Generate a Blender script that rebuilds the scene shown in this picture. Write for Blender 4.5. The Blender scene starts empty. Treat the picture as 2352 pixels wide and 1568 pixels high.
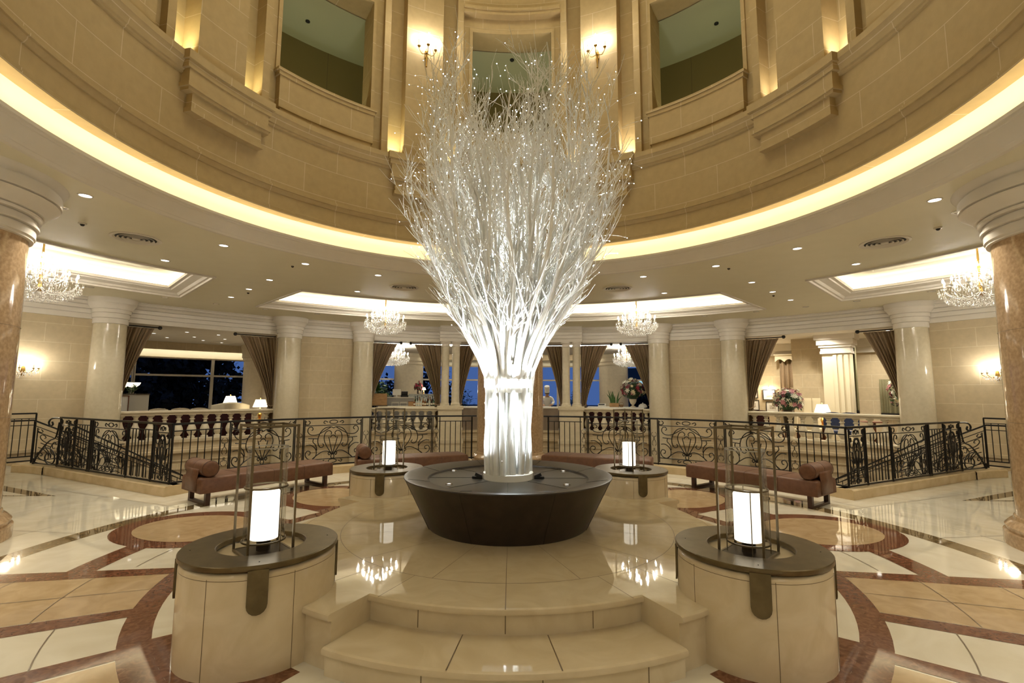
import bpy, bmesh, math, random
from mathutils import Vector, Matrix
R_ = math.radians
sin, cos, pi = math.sin, math.cos, math.pi
SC = bpy.context.scene
COL = SC.collection
random.seed(7)

# ------------------------------------------------------------------ camera, world, exposure
cam_d = bpy.data.cameras.new('camera'); cam = bpy.data.objects.new('camera', cam_d); COL.objects.link(cam)
cam_d.sensor_fit = 'HORIZONTAL'; cam_d.sensor_width = 36.0; cam_d.lens = 36.0 * 1113.15 / 2352.0
cam_d.clip_start = 0.05; cam_d.clip_end = 200
_p, _y, _r = R_(5.977), R_(-0.0134), R_(0.2917)
_f = Vector((0, cos(_p), sin(_p))); _u = Vector((0, -sin(_p), cos(_p))); _rt = Vector((1, 0, 0))
_x = cos(_r) * _rt + sin(_r) * _u; _up = -sin(_r) * _rt + cos(_r) * _u
_m = Matrix.Rotation(_y, 3, 'Z') @ Matrix((_x, _up, -_f)).transposed()
cam.matrix_world = Matrix.Translation((0.0305, -5.0, 1.603)) @ _m.to_4x4()
SC.camera = cam
w = bpy.data.worlds.new('world'); SC.world = w; w.use_nodes = True
w.node_tree.nodes['Background'].inputs[0].default_value = (0.075, 0.15, 0.40, 1)
w.node_tree.nodes['Background'].inputs[1].default_value = 0.55
SC.view_settings.view_transform = 'Standard'; SC.view_settings.look = 'None'
SC.view_settings.exposure = 0.58; SC.view_settings.gamma = 1.0; SC.view_settings.use_curve_mapping = False
WARM = (1.0, 0.84, 0.58); WARMER = (1.0, 0.84, 0.54); COOL = (0.90, 0.97, 1.0); NEUT = (1.0, 0.92, 0.78)
# light levels (watts / emission strengths)
L_RING, L_COFFER, L_BULB, L_SPOT, L_TREE, L_DOME, L_ROOM, L_SCONCE, L_NICHE, L_GAL = 8.0, 5.0, 118.0, 78.0, 255.0, 128.0, 120.0, 4.0, 24.0, 36.0
SC.cycles.adaptive_threshold = 0.025; SC.cycles.max_bounces = 5; SC.cycles.diffuse_bounces = 3; SC.cycles.glossy_bounces = 3; SC.cycles.transmission_bounces = 4; SC.cycles.transparent_max_bounces = 10
SC.cycles.sample_clamp_indirect = 6.0; SC.cycles.caustics_reflective = False; SC.cycles.caustics_refractive = False


def light(name, kind, loc, power, col=WARM, parent=None, size=0.1, aim=None, angle=90, blend=0.6):
    d = bpy.data.lights.new(name, kind); d.energy = power; d.color = col
    if kind == 'SPOT':
        d.spot_size = R_(angle); d.spot_blend = blend; d.shadow_soft_size = size
    elif kind == 'POINT':
        d.shadow_soft_size = size
    elif kind == 'AREA':
        d.shape = 'DISK'; d.size = size
    o = bpy.data.objects.new(name, d); COL.objects.link(o); o.location = loc
    if aim is not None:
        o.rotation_euler = (Vector(aim) - Vector(loc)).to_track_quat('-Z', 'Y').to_euler()
    if parent is not None: o.parent = parent      # loc and aim are then in the parent's own frame
    return o


# added area light high in the dome, out of view, brightens the upper walls
light('dome_fill', 'AREA', (0, 0, 11.85), L_DOME, (1.0, 0.89, 0.56), size=5.0, aim=(0, 0, 0))

# ------------------------------------------------------------------ materials
MATS = {}


def mat(name, col, rough=0.5, metal=0.0, emit=None, estr=0.0, spec=0.5, trans=0.0, coat=0.0, ior=1.45, alpha=1.0):
    m = bpy.data.materials.new(name); m.use_nodes = True
    b = m.node_tree.nodes['Principled BSDF']
    b.inputs['Base Color'].default_value = (*col, 1); b.inputs['Roughness'].default_value = rough
    b.inputs['Metallic'].default_value = metal; b.inputs['Specular IOR Level'].default_value = spec
    b.inputs['Transmission Weight'].default_value = trans; b.inputs['Coat Weight'].default_value = coat
    b.inputs['IOR'].default_value = ior; b.inputs['Alpha'].default_value = alpha
    if emit:
        b.inputs['Emission Color'].default_value = (*emit, 1); b.inputs['Emission Strength'].default_value = estr
    MATS[name] = m
    return m


def noisy(name, c1, c2, scale=6, rough=0.4, detail=6, spec=0.5, stretch=(1, 1, 1), c3=None, lo=0.35, hi=0.65, bump=0.0, coat=0.0, distort=0.0):
    m = mat(name, c1, rough, spec=spec, coat=coat); nt = m.node_tree; b = nt.nodes['Principled BSDF']
    tc = nt.nodes.new('ShaderNodeTexCoord'); mp = nt.nodes.new('ShaderNodeMapping'); mp.inputs['Scale'].default_value = stretch
    n = nt.nodes.new('ShaderNodeTexNoise'); n.inputs['Scale'].default_value = scale; n.inputs['Detail'].default_value = detail
    n.inputs['Distortion'].default_value = distort
    rp = nt.nodes.new('ShaderNodeValToRGB'); e = rp.color_ramp.elements
    e[0].position = lo; e[0].color = (*c1, 1); e[1].position = hi; e[1].color = (*c2, 1)
    if c3:
        k = e.new((lo + hi) / 2); k.color = (*c3, 1)
    nt.links.new(tc.outputs['Object'], mp.inputs[0]); nt.links.new(mp.outputs[0], n.inputs[0])
    nt.links.new(n.outputs[0], rp.inputs[0]); nt.links.new(rp.outputs[0], b.inputs['Base Color'])
    if bump:
        bp = nt.nodes.new('ShaderNodeBump'); bp.inputs['Strength'].default_value = bump; bp.inputs['Distance'].default_value = 0.01
        nt.links.new(n.outputs[0], bp.inputs['Height']); nt.links.new(bp.outputs[0], b.inputs['Normal'])
    return m


def blocks(name, c1, c2, mortar, bw, rh, ms=0.006, rough=0.6, off=0.5):
    """ashlar: brick pattern in metres over the UVs, with mottling"""
    m = mat(name, c1, rough, spec=0.3); nt = m.node_tree; b = nt.nodes['Principled BSDF']
    tc = nt.nodes.new('ShaderNodeTexCoord'); br = nt.nodes.new('ShaderNodeTexBrick')
    br.offset = off; br.inputs['Scale'].default_value = 1; br.inputs['Brick Width'].default_value = bw; br.inputs['Row Height'].default_value = rh
    br.inputs['Mortar Size'].default_value = ms; br.inputs['Mortar Smooth'].default_value = 0.2
    br.inputs['Color1'].default_value = (*c1, 1); br.inputs['Color2'].default_value = (*c2, 1); br.inputs['Mortar'].default_value = (*mortar, 1)
    n = nt.nodes.new('ShaderNodeTexNoise'); n.inputs['Scale'].default_value = 9; n.inputs['Detail'].default_value = 8
    mr = nt.nodes.new('ShaderNodeMapRange'); mr.inputs[3].default_value = 0.86; mr.inputs[4].default_value = 1.12
    mx = nt.nodes.new('ShaderNodeMix'); mx.data_type = 'RGBA'; mx.blend_type = 'MULTIPLY'; mx.inputs[0].default_value = 1
    nt.links.new(tc.outputs['UV'], br.inputs[0]); nt.links.new(tc.outputs['Object'], n.inputs[0]); nt.links.new(n.outputs[0], mr.inputs[0])
    nt.links.new(br.outputs[0], mx.inputs[6]); nt.links.new(mr.outputs[0], mx.inputs[7]); nt.links.new(mx.outputs[2], b.inputs['Base Color'])
    return m


M_STONE_UP = blocks('upper_stone', (0.52, 0.395, 0.21), (0.495, 0.375, 0.195), (0.64, 0.53, 0.34), 1.15, 0.50)
M_STONE = blocks('wall_stone', (0.62, 0.51, 0.34), (0.60, 0.49, 0.32), (0.72, 0.63, 0.46), 1.0, 0.46, 0.007)
M_PLAIN_UP = noisy('moulded_stone', (0.50, 0.38, 0.20), (0.54, 0.41, 0.22), 8, 0.6, spec=0.3)
M_CEIL = noisy('ceiling_paint', (0.84, 0.79, 0.63), (0.86, 0.81, 0.65), 3, 0.55, spec=0.25)
M_WHITE = noisy('white_plaster', (0.79, 0.735, 0.65), (0.82, 0.765, 0.68), 3, 0.55, spec=0.3)
M_COVE = mat('cove_plaster', (0.90, 0.86, 0.70), 0.7)
M_FLOOR = noisy('cream_marble', (0.68, 0.62, 0.49), (0.76, 0.71, 0.59), 2.2, 0.035, 8, stretch=(1, 1, 1), distort=1.5)
M_TAN = noisy('tan_marble', (0.44, 0.305, 0.165), (0.54, 0.39, 0.225), 5, 0.035, 10, distort=1.2)
M_RED = noisy('red_marble', (0.12, 0.048, 0.025), (0.24, 0.105, 0.058), 14, 0.035, 10, c3=(0.17, 0.072, 0.038), distort=2)
M_OLIVE = noisy('olive_marble', (0.12, 0.08, 0.035), (0.24, 0.17, 0.085), 9, 0.035, 10, distort=2)
M_JOINT = mat('joint', (0.16, 0.11, 0.06), 0.4)
M_STEP = noisy('step_marble', (0.61, 0.505, 0.34), (0.68, 0.58, 0.41), 3.5, 0.035, 9, distort=1.5)
M_STEPED = noisy('plinth_marble', (0.61, 0.50, 0.33), (0.68, 0.57, 0.40), 4, 0.07, 9, distort=1.5)
M_CURB = noisy('curb_marble', (0.55, 0.42, 0.24), (0.66, 0.52, 0.32), 5, 0.15, 8)
M_BROWNCOL = noisy('brown_marble', (0.41, 0.275, 0.155), (0.56, 0.395, 0.24), 26, 0.08, 12, c3=(0.48, 0.33, 0.195))
M_CREAMCOL = noisy('cream_column_marble', (0.64, 0.565, 0.41), (0.69, 0.615, 0.46), 12, 0.12, 8)
M_BRONZE = noisy('bronze', (0.115, 0.088, 0.048), (0.155, 0.12, 0.065), 12, 0.30, 5); M_BRONZE.node_tree.nodes['Principled BSDF'].inputs['Metallic'].default_value = 0.75
M_FRAME = mat('lantern_metal', (0.19, 0.155, 0.10), 0.32, 0.9)
M_DARKPLATE = mat('dark_plate', (0.06, 0.045, 0.03), 0.35, 0.6)
M_IRON = mat('wrought_iron', (0.008, 0.007, 0.007), 0.35, 0.3)
M_LEATHER = noisy('brown_leather', (0.115, 0.048, 0.023), (0.15, 0.066, 0.033), 20, 0.45, 6, bump=0.06)
M_LEGWOOD = noisy('dark_red_wood', (0.035, 0.011, 0.006), (0.06, 0.02, 0.011), 8, 0.3, stretch=(1, 1, 6))
M_PLANTER = noisy('dark_leather', (0.018, 0.012, 0.008), (0.030, 0.020, 0.013), 9, 0.36, 6)
M_PLTOP = mat('planter_top', (0.030, 0.026, 0.020), 0.30)
M_BRANCH = noisy('white_branch', (0.83, 0.81, 0.74), (0.90, 0.88, 0.82), 30, 0.75, spec=0.2, bump=0.2)
M_LOG = noisy('white_log', (0.76, 0.77, 0.73), (0.88, 0.88, 0.85), 10, 0.8, spec=0.15, stretch=(3, 3, 0.6), bump=0.3)
M_LED = mat('led', (1, 1, 1), 0.5, emit=(0.92, 0.98, 1.0), estr=7)
M_WIRE = mat('led_wire', (0.75, 0.76, 0.72), 0.3, 0.5)
M_ACRYL = mat('white_base', (0.86, 0.86, 0.82), 0.3)
M_BAND = mat('lit_band', (0.9, 0.9, 0.88), 0.3, emit=(0.92, 0.98, 1.0), estr=2.5)
M_SHADE = mat('lamp_shade', (0.9, 0.88, 0.82), 0.6, emit=(1.0, 0.95, 0.84), estr=0.95)
M_TABLESHADE = mat('table_lamp_shade', (0.9, 0.85, 0.75), 0.6, emit=(1.0, 0.84, 0.56), estr=2.2)
M_GLOW = mat('glow_strip', (1, 0.9, 0.7), 0.5, emit=WARMER, estr=L_RING)
M_GLOWC = mat('coffer_strip', (1, 0.95, 0.85), 0.5, emit=(1.0, 0.92, 0.74), estr=L_COFFER)
M_FLAME = mat('candle_bulb', (1, 0.95, 0.85), 0.5, emit=(1.0, 0.93, 0.80), estr=L_BULB)
M_DOWN = mat('downlight_lens', (1, 1, 1), 0.3, emit=(1.0, 0.95, 0.88), estr=2.6)
M_DOWNDIM = mat('downlight_reflector', (0.85, 0.82, 0.78), 0.15, 0.8)
M_CHROME = mat('pale_trim', (0.75, 0.70, 0.60), 0.25, 0.3)
M_GOLD = mat('gold', (0.70, 0.47, 0.15), 0.25, 1.0)
M_ANTGOLD = mat('antique_gold', (0.35, 0.22, 0.06), 0.3, 1.0)
M_DARK = mat('black_void', (0.012, 0.011, 0.010), 0.6)
M_CURT = noisy('brown_curtain', (0.27, 0.19, 0.115), (0.33, 0.24, 0.15), 40, 0.75, 4, spec=0.2)
M_CURTD = noisy('dark_curtain', (0.20, 0.18, 0.10), (0.25, 0.225, 0.13), 40, 0.75, 4, spec=0.2)
M_BALUS = noisy('baluster_stone', (0.70, 0.62, 0.46), (0.76, 0.68, 0.52), 10, 0.4)
M_MAROON = noisy('maroon_velvet', (0.036, 0.004, 0.006), (0.055, 0.006, 0.008), 10, 0.7)
M_CORR_W = mat('corridor_wall', (0.26, 0.21, 0.09), 0.8)
M_CORR_C = mat('corridor_ceiling', (0.47, 0.47, 0.30), 0.8)
M_STEEL = noisy('steel_front', (0.32, 0.28, 0.24), (0.45, 0.40, 0.35), 2, 0.3, stretch=(1, 1, 0.3)); M_STEEL.node_tree.nodes['Principled BSDF'].inputs['Metallic'].default_value = 0.8
M_GREYCAB = mat('grey_cabinet', (0.30, 0.29, 0.27), 0.5)
M_PALECAB = mat('pale_partition', (0.50, 0.47, 0.40), 0.6)
M_CREAMUP = mat('cream_upholstery', (0.72, 0.64, 0.46), 0.6)
M_LEAF = noisy('leaf_green', (0.030, 0.085, 0.018), (0.07, 0.17, 0.04), 12, 0.45)
M_LEAFD = noisy('leaf_dark', (0.016, 0.040, 0.014), (0.035, 0.075, 0.026), 12, 0.6)
M_NIGHTLEAF = noisy('night_leaf', (0.004, 0.006, 0.006), (0.010, 0.014, 0.012), 8, 0.8)
M_TRUNK = mat('tree_trunk', (0.010, 0.008, 0.006), 0.8)
M_PINK = mat('petal_pink', (0.55, 0.24, 0.26), 0.6); M_CREAMF = mat('petal_cream', (0.78, 0.68, 0.46), 0.6)
M_WHITEF = mat('petal_white', (0.80, 0.78, 0.66), 0.6); M_REDF = mat('petal_red', (0.28, 0.02, 0.04), 0.6); M_MAUVE = mat('petal_mauve', (0.30, 0.10, 0.12), 0.6)
M_PAPER = mat('paper_white', (0.80, 0.78, 0.72), 0.6); M_ART = noisy('art_print', (0.35, 0.30, 0.24), (0.70, 0.66, 0.58), 30, 0.6)
M_BLACK = mat('black_plastic', (0.012, 0.012, 0.013), 0.35)
M_WOODBOX = noisy('box_wood', (0.30, 0.17, 0.07), (0.42, 0.25, 0.11), 6, 0.5, stretch=(1, 1, 5))
M_BOTTLE = [mat('bottle_amber', (0.20, 0.07, 0.015), 0.15), mat('bottle_green', (0.02, 0.06, 0.025), 0.12), mat('bottle_clear', (0.62, 0.66, 0.62), 0.1), mat('bottle_dark', (0.02, 0.012, 0.01), 0.12)]
M_LABEL = mat('bottle_label', (0.75, 0.70, 0.58), 0.6)
M_SKIN = mat('skin', (0.50, 0.30, 0.20), 0.5); M_JACKET = mat('white_jacket', (0.80, 0.80, 0.78), 0.7); M_TROUSER = mat('grey_trousers', (0.10, 0.10, 0.11), 0.8); M_HAIR = mat('black_hair', (0.012, 0.010, 0.009), 0.5)
M_BLUE = noisy('blue_upholstery', (0.02, 0.035, 0.10), (0.035, 0.055, 0.15), 14, 0.7)
M_CHAIRWOOD = mat('chair_wood', (0.16, 0.055, 0.025), 0.35)
M_LOWER = noisy('lower_floor', (0.30, 0.24, 0.15), (0.36, 0.29, 0.19), 4, 0.3)
M_TERR = mat('terrace', (0.02, 0.022, 0.024), 0.8)
M_DOME = mat('dome_paint', (0.70, 0.58, 0.36), 0.7)
M_DOMEGLOW = mat('dome_glow', (1, 0.95, 0.85), 0.6, emit=(1.0, 0.85, 0.58), estr=1.5)  # unused glow for the added dome light
M_TILE = blocks('mosaic_panel', (0.44, 0.47, 0.45), (0.36, 0.40, 0.40), (0.55, 0.56, 0.52), 0.12, 0.06, 0.006, 0.2)


def glassy(name, tint, gl=0.12, rough=0.02):
    m = bpy.data.materials.new(name); m.use_nodes = True; nt = m.node_tree; nt.nodes.clear()
    o = nt.nodes.new('ShaderNodeOutputMaterial'); t = nt.nodes.new('ShaderNodeBsdfTransparent'); g = nt.nodes.new('ShaderNodeBsdfGlossy'); mx = nt.nodes.new('ShaderNodeMixShader')
    fr = nt.nodes.new('ShaderNodeLayerWeight'); fr.inputs[0].default_value = gl
    t.inputs[0].default_value = (*tint, 1); g.inputs['Roughness'].default_value = rough; g.inputs[0].default_value = (0.95, 0.95, 0.95, 1)
    mu = nt.nodes.new('ShaderNodeMath'); mu.operation = 'MULTIPLY'; mu.inputs[1].default_value = 0.6
    nt.links.new(fr.outputs['Fresnel'], mu.inputs[0]); nt.links.new(mu.outputs[0], mx.inputs[0]); nt.links.new(t.outputs[0], mx.inputs[1]); nt.links.new(g.outputs[0], mx.inputs[2]); nt.links.new(mx.outputs[0], o.inputs[0])
    return m


M_GLASS = glassy('clear_glass', (0.95, 0.95, 0.93), 0.22)
M_RIM = mat('glass_rim', (0.75, 0.74, 0.68), 0.1, spec=0.8, trans=0.5)
M_WINGLASS = glassy('window_glass', (0.90, 0.93, 0.97), 0.06)
M_CRYSTAL = mat('crystal', (0.93, 0.91, 0.87), 0.06, spec=1.0, trans=0.12)


# ------------------------------------------------------------------ mesh helpers
def P(r, th, z):
    a = R_(th); return (r * sin(a), r * cos(a), z)


def cr(pts, n=6, closed=False):
    """Catmull-Rom through 2D or 3D points"""
    out = []; m = len(pts); d = len(pts[0])
    rng = range(m if closed else m - 1)
    for i in rng:
        g = lambda k: pts[k % m] if closed else pts[max(0, min(m - 1, k))]
        p0, p1, p2, p3 = g(i - 1), g(i), g(i + 1), g(i + 2)
        for s in range(n):
            t = s / n
            out.append(tuple(0.5 * (2 * p1[k] + (p2[k] - p0[k]) * t + (2 * p0[k] - 5 * p1[k] + 4 * p2[k] - p3[k]) * t * t + (3 * p1[k] - p0[k] - 3 * p2[k] + p3[k]) * t ** 3) for k in range(d)))
    if not closed: out.append(tuple(pts[-1]))
    return out


class MB:
    def __init__(s): s.v = []; s.f = []; s.m = []; s.uv = []

    def face(s, idx, mi=0, uv=None):
        s.f.append(idx); s.m.append(mi); s.uv.append(uv)

    def poly(s, pts, mi=0, uv=None):
        b = len(s.v); s.v += [tuple(p) for p in pts]; s.face(list(range(b, b + len(pts))), mi, uv)

    def grid(s, rows, mi=0, uvs=None, closeu=False):
        b = len(s.v); n = len(rows[0]); m = len(rows)
        for r in rows: s.v += [tuple(p) for p in r]
        for j in range(m - 1):
            for i in range(n if closeu else n - 1):
                k = (i + 1) % n
                q = [b + j * n + i, b + j * n + k, b + (j + 1) * n + k, b + (j + 1) * n + i]
                uv = None
                if uvs: uv = [uvs[j][i], uvs[j][i + 1], uvs[j + 1][i + 1], uvs[j + 1][i]]
                s.face(q, mi, uv)
        return b

    def box(s, x0, y0, z0, x1, y1, z1, mi=0, mtx=None):
        p = [(x0, y0, z0), (x1, y0, z0), (x1, y1, z0), (x0, y1, z0), (x0, y0, z1), (x1, y0, z1), (x1, y1, z1), (x0, y1, z1)]
        if mtx is not None: p = [tuple(mtx @ Vector(q)) for q in p]
        b = len(s.v); s.v += p
        for q in ((0, 3, 2, 1), (4, 5, 6, 7), (0, 1, 5, 4), (1, 2, 6, 5), (2, 3, 7, 6), (3, 0, 4, 7)): s.face([b + k for k in q], mi)

    def prism(s, pts, z0, z1, mi=0):
        n = len(pts); b = len(s.v)
        s.v += [(x, y, z0) for x, y in pts] + [(x, y, z1) for x, y in pts]
        s.face(list(range(b + n - 1, b - 1, -1)), mi); s.face(list(range(b + n, b + 2 * n)), mi)
        for i in range(n): k = (i + 1) % n; s.face([b + i, b + k, b + n + k, b + n + i], mi)

    def sweep(s, prof, th0, th1, seg=None, mi=0, caps=True, uvr=None):
        """revolve an open/closed (r,z) profile about the rotunda axis from th0 to th1 (degrees)"""
        full = abs(th1 - th0) >= 359.9
        seg = seg or max(2, int(abs(th1 - th0) / 2.0))
        rr = uvr or max(p[0] for p in prof)
        L = [0]
        for a, c in zip(prof, prof[1:]): L.append(L[-1] + math.hypot(a[0] - c[0], a[1] - c[1]))
        rows, uvs = [], []
        for (r, z), l in zip(prof, L):
            vz = z if prof[0][0] == prof[-1][0] or len(prof) == 2 else z
            rows.append([P(r, th0 + (th1 - th0) * i / seg, z) for i in range(seg if full else seg + 1)])
            uvs.append([(R_(th0 + (th1 - th0) * i / seg) * rr, vz) for i in range(seg + 1)])
        s.grid(rows, mi, uvs, closeu=full)
        if caps and not full and len(prof) > 2:
            for th in (th0, th1): s.poly([P(r, th, z) for r, z in prof], mi, [(r, z) for r, z in prof])

    def arc(s, r0, r1, th0, th1, z0, z1, mi=0, seg=None):
        s.sweep([(r0, z0), (r0, z1), (r1, z1), (r1, z0), (r0, z0)], th0, th1, seg, mi, True, r0)

    def lathe(s, prof, c=(0, 0, 0), seg=24, mi=0, cap=True):
        rows = [[(c[0] + r * cos(2 * pi * i / seg), c[1] + r * sin(2 * pi * i / seg), c[2] + z) for i in range(seg)] for r, z in prof]
        b = s.grid(rows, mi, None, True)
        if cap:
            if prof[0][0] > 1e-4: s.face([b + i for i in range(seg)][::-1], mi)
            if prof[-1][0] > 1e-4: s.face([b + (len(prof) - 1) * seg + i for i in range(seg)], mi)

    def tube(s, path, rad, n=6, mi=0, cap=True):
        path = [Vector(p) for p in path]; m = len(path)
        if m < 2: return
        up = None; b = len(s.v)
        for i, p in enumerate(path):
            t = (path[min(i + 1, m - 1)] - path[max(i - 1, 0)])
            t = t.normalized() if t.length > 1e-9 else Vector((0, 0, 1))
            if up is None:
                up = t.orthogonal().normalized()
            else:
                up = up - t * up.dot(t)
                up = up.normalized() if up.length > 1e-6 else t.orthogonal().normalized()
            q = t.cross(up); r = rad[i] if hasattr(rad, '__len__') else rad
            s.v += [tuple(p + r * (cos(2 * pi * k / n) * up + sin(2 * pi * k / n) * q)) for k in range(n)]
        for i in range(m - 1):
            for k in range(n):
                l = (k + 1) % n; s.face([b + i * n + k, b + i * n + l, b + (i + 1) * n + l, b + (i + 1) * n + k], mi)
        if cap:
            s.face([b + k for k in range(n)][::-1], mi); s.face([b + (m - 1) * n + k for k in range(n)], mi)

    def ball(s, c, r, mi=0, nu=10, nv=6, sc=(1, 1, 1)):
        prof = [(r * sin(pi * j / nv), -r * cos(pi * j / nv)) for j in range(nv + 1)]
        rows = [[(c[0] + sc[0] * q * cos(2 * pi * i / nu), c[1] + sc[1] * q * sin(2 * pi * i / nu), c[2] + sc[2] * z) for i in range(nu)] for q, z in prof]
        s.grid(rows, mi, None, True)

    def octa(s, c, r, h=None, mi=0):
        h = h or r; x, y, z = c; b = len(s.v)
        s.v += [(x + r, y, z), (x, y + r, z), (x - r, y, z), (x, y - r, z), (x, y, z + h), (x, y, z - h)]
        for k in range(4): s.face([b + k, b + (k + 1) % 4, b + 4], mi); s.face([b + (k + 1) % 4, b + k, b + 5], mi)

    def build(s, name, mats, parent=None, smooth=35, loc=None, weld=True):
        me = bpy.data.meshes.new(name); me.from_pydata(s.v, [], s.f)
        mats = mats if isinstance(mats, (list, tuple)) else [mats]
        for m in mats: me.materials.append(m)
        if len(mats) > 1: me.polygons.foreach_set('material_index', s.m)
        if any(u is not None for u in s.uv):
            ul = me.uv_layers.new(name='UVMap'); k = 0
            for u, f in zip(s.uv, s.f):
                for j in range(len(f)):
                    ul.data[k].uv = u[j] if u else (s.v[f[j]][0], s.v[f[j]][2])
                    k += 1
        bm = bmesh.new(); bm.from_mesh(me)
        if weld: bmesh.ops.remove_doubles(bm, verts=bm.verts, dist=1e-5)
        bmesh.ops.recalc_face_normals(bm, faces=bm.faces); bm.to_mesh(me); bm.free()
        if smooth:
            me.polygons.foreach_set('use_smooth', [True] * len(me.polygons)); me.set_sharp_from_angle(angle=R_(smooth))
        o = bpy.data.objects.new(name, me); COL.objects.link(o)
        if loc is not None: o.location = loc
        if parent is not None: o.parent = parent
        return o


def tag(o, label=None, cat=None, group=None, kind=None):
    if label: o['label'] = label
    if cat: o['category'] = cat
    if group: o['group'] = group
    if kind: o['kind'] = kind
    return o


def thing(name, label, cat, loc=(0, 0, 0), rz=0.0, group=None):
    o = bpy.data.objects.new(name, None); COL.objects.link(o); o.empty_display_size = 0.1
    o.location = loc; o.rotation_euler = (0, 0, rz)
    return tag(o, label, cat, group)


def S(o): return tag(o, kind='structure')


KIDS = {}


def children(o): return [c for c in bpy.data.objects if c.parent == o]


def dup(o, parent=None, loc=None, rz=None, label=None, group=None, name=None):
    """copy a thing with copies of its parts and their sub-parts"""
    c = o.copy(); COL.objects.link(c)
    if name: c.name = name
    if parent is not None: c.parent = parent
    if loc is not None: c.location = loc
    if rz is not None: c.rotation_euler = (0, 0, rz)
    if label: c['label'] = label
    if group: c['group'] = group
    for ch in KIDS.setdefault(o.name, children(o)): dup(ch, c)
    return c


def facing(th): return -R_(th)   # rz that turns local +Y outwards along bearing th


ORD = ['first', 'second', 'third', 'fourth', 'fifth', 'sixth', 'seventh', 'eighth', 'ninth', 'tenth', 'eleventh', 'twelfth']
SIDE = {-1: 'left', 1: 'right'}

# ------------------------------------------------------------------ the setting: floor with its inlays
RW, ZC, ZL = 13.0, 3.96, -2.6          # outer wall radius, ceiling height, lower level
EDGE = 62.7                            # bearing where the balcony ends and the side floors begin
fl = MB()
FM = [M_FLOOR, M_TAN, M_RED, M_OLIVE, M_JOINT]


FZ = [0]


def flat(r0, r1, t0, t1, z, mi, seg=None):
    if z > 0: FZ[0] += 1; z += FZ[0] * 4e-6
    seg = seg or max(2, int(abs(t1 - t0) / 2.5))
    full = abs(t1 - t0) > 359.9
    rows = [[P(r, t0 + (t1 - t0) * i / seg, z) for i in range(seg if full else seg + 1)] for r in (r0, r1)]
    fl.grid(rows, mi, None, full)


def fpoly(pts, z, mi):
    FZ[0] += 1; z += FZ[0] * 4e-6
    fl.poly([(x, y, z) for x, y in pts], mi)


flat(0.0, 6.02, -EDGE, EDGE, 0, 0, 60); flat(0.0, 13.0, EDGE, 360 - EDGE, 0, 0, 110)
fl.sweep([(6.02, 0), (6.02, -0.35)], -EDGE, EDGE, 60, 0, False)
for sg in (-1, 1):
    fl.poly([P(6.02, sg * EDGE, 0), P(13, sg * EDGE, 0), P(13, sg * EDGE, ZL), P(6.02, sg * EDGE, ZL)], 0)
Z1, Z2, Z3, Z4 = 0.0008, 0.0016, 0.0024, 0.0032
flat(4.66, 4.90, -180, 180, Z1, 3, 120)                 # olive ring
flat(2.84, 3.02, -180, 180, Z1, 2, 120)                 # red ring round the dais
for sg in (-1, 1):
    flat(3.02, 4.66, sg * 100.0, sg * 114.0, Z1, 1); flat(3.02, 4.66, sg * 130.0, sg * 147, Z1, 1)
    for a in (99.0, 115.6, 128.2, 148.5):               # straight red bands
        flat(3.0, 4.66, sg * (a - 1.45), sg * (a + 1.45), Z2, 2, 2)
    flat(3.72, 3.94, sg * 86.5, sg * 98.5, Z2, 2); flat(2.35, 2.84, sg * 126.0, sg * 150, Z1, 2)
    for c in (15.2, 45.6, 76.0):                        # oval medallions with red borders
        cx, cy = P(3.77, sg * c, 0)[:2]; ur = Vector((sin(R_(sg * c)), cos(R_(sg * c)))); ut = Vector((ur.y, -ur.x))
        for a, b2, z, mi in ((0.93, 0.76, Z2, 2), (0.72, 0.55, Z3, 1)):
            fpoly([tuple(Vector((cx, cy)) + ur * a * cos(2 * pi * k / 48) + ut * b2 * sin(2 * pi * k / 48)) for k in range(48)], z, mi)
        for e in (-1, 1):                               # radial bands flanking each oval
            t = sg * (c + e * 9.4); flat(3.0, 3.95, t - 1.6, t + 1.6, Z2, 2, 2)
    for c in (30.4, 60.8, 91.5, 122):                   # short arcs closing the pale cells, joints across them
        if c < 100: flat(3.70, 3.90, sg * (c - 6), sg * (c + 6), Z2, 2)
        flat(3.405, 3.412, sg * (c - 5), sg * (c + 5), Z4, 4)
    for r in (3.6, 4.2):
        flat(r, r + 0.006, sg * 100, sg * 114, Z4, 4); flat(r, r + 0.006, sg * 130, sg * 147, Z4, 4)
    flat(3.02, 4.66, sg * 107, sg * 107.1, Z4, 4, 2); flat(3.02, 4.66, sg * 138, sg * 138.1, Z4, 4, 2)
    fpoly([P(7.35, sg * 69.5, 0)[:2], P(9.3, sg * 68.4, 0)[:2], P(9.3, sg * 74.5, 0)[:2]], Z1, 3)
    fpoly([P(7.75, sg * 70.5, 0)[:2], P(9.1, sg * 69.8, 0)[:2], P(9.1, sg * 73.3, 0)[:2]], Z2, 0)
for k in range(24):                                     # joints of the outer paving
    t = k * 15 + 7.5; flat(4.9, 6.0 if abs((t + 180) % 360 - 180) < EDGE else 12.8, t, t + 0.07, Z1, 4, 2)
for r in (5.45, 6.6, 7.9, 9.4):
    if r < 6: flat(r, r + 0.006, -180, 180, Z1, 4, 120)
    else: flat(r, r + 0.006, EDGE + 2, 360 - EDGE - 2, Z1, 4, 90)
S(fl.build('floor', FM, smooth=0, weld=False))
lo = MB(); lo.sweep([(5.0, ZL), (RW + 0.2, ZL)], -EDGE, EDGE, 60, 0, False)
S(lo.build('floor_lower', M_LOWER, smooth=0))
wl = MB(); wl.sweep([(5.4, 0.0), (5.4, ZL)], -EDGE, EDGE, 60, 0, False, 5.4)
S(wl.build('wall_under_balcony', M_STONE))

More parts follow.
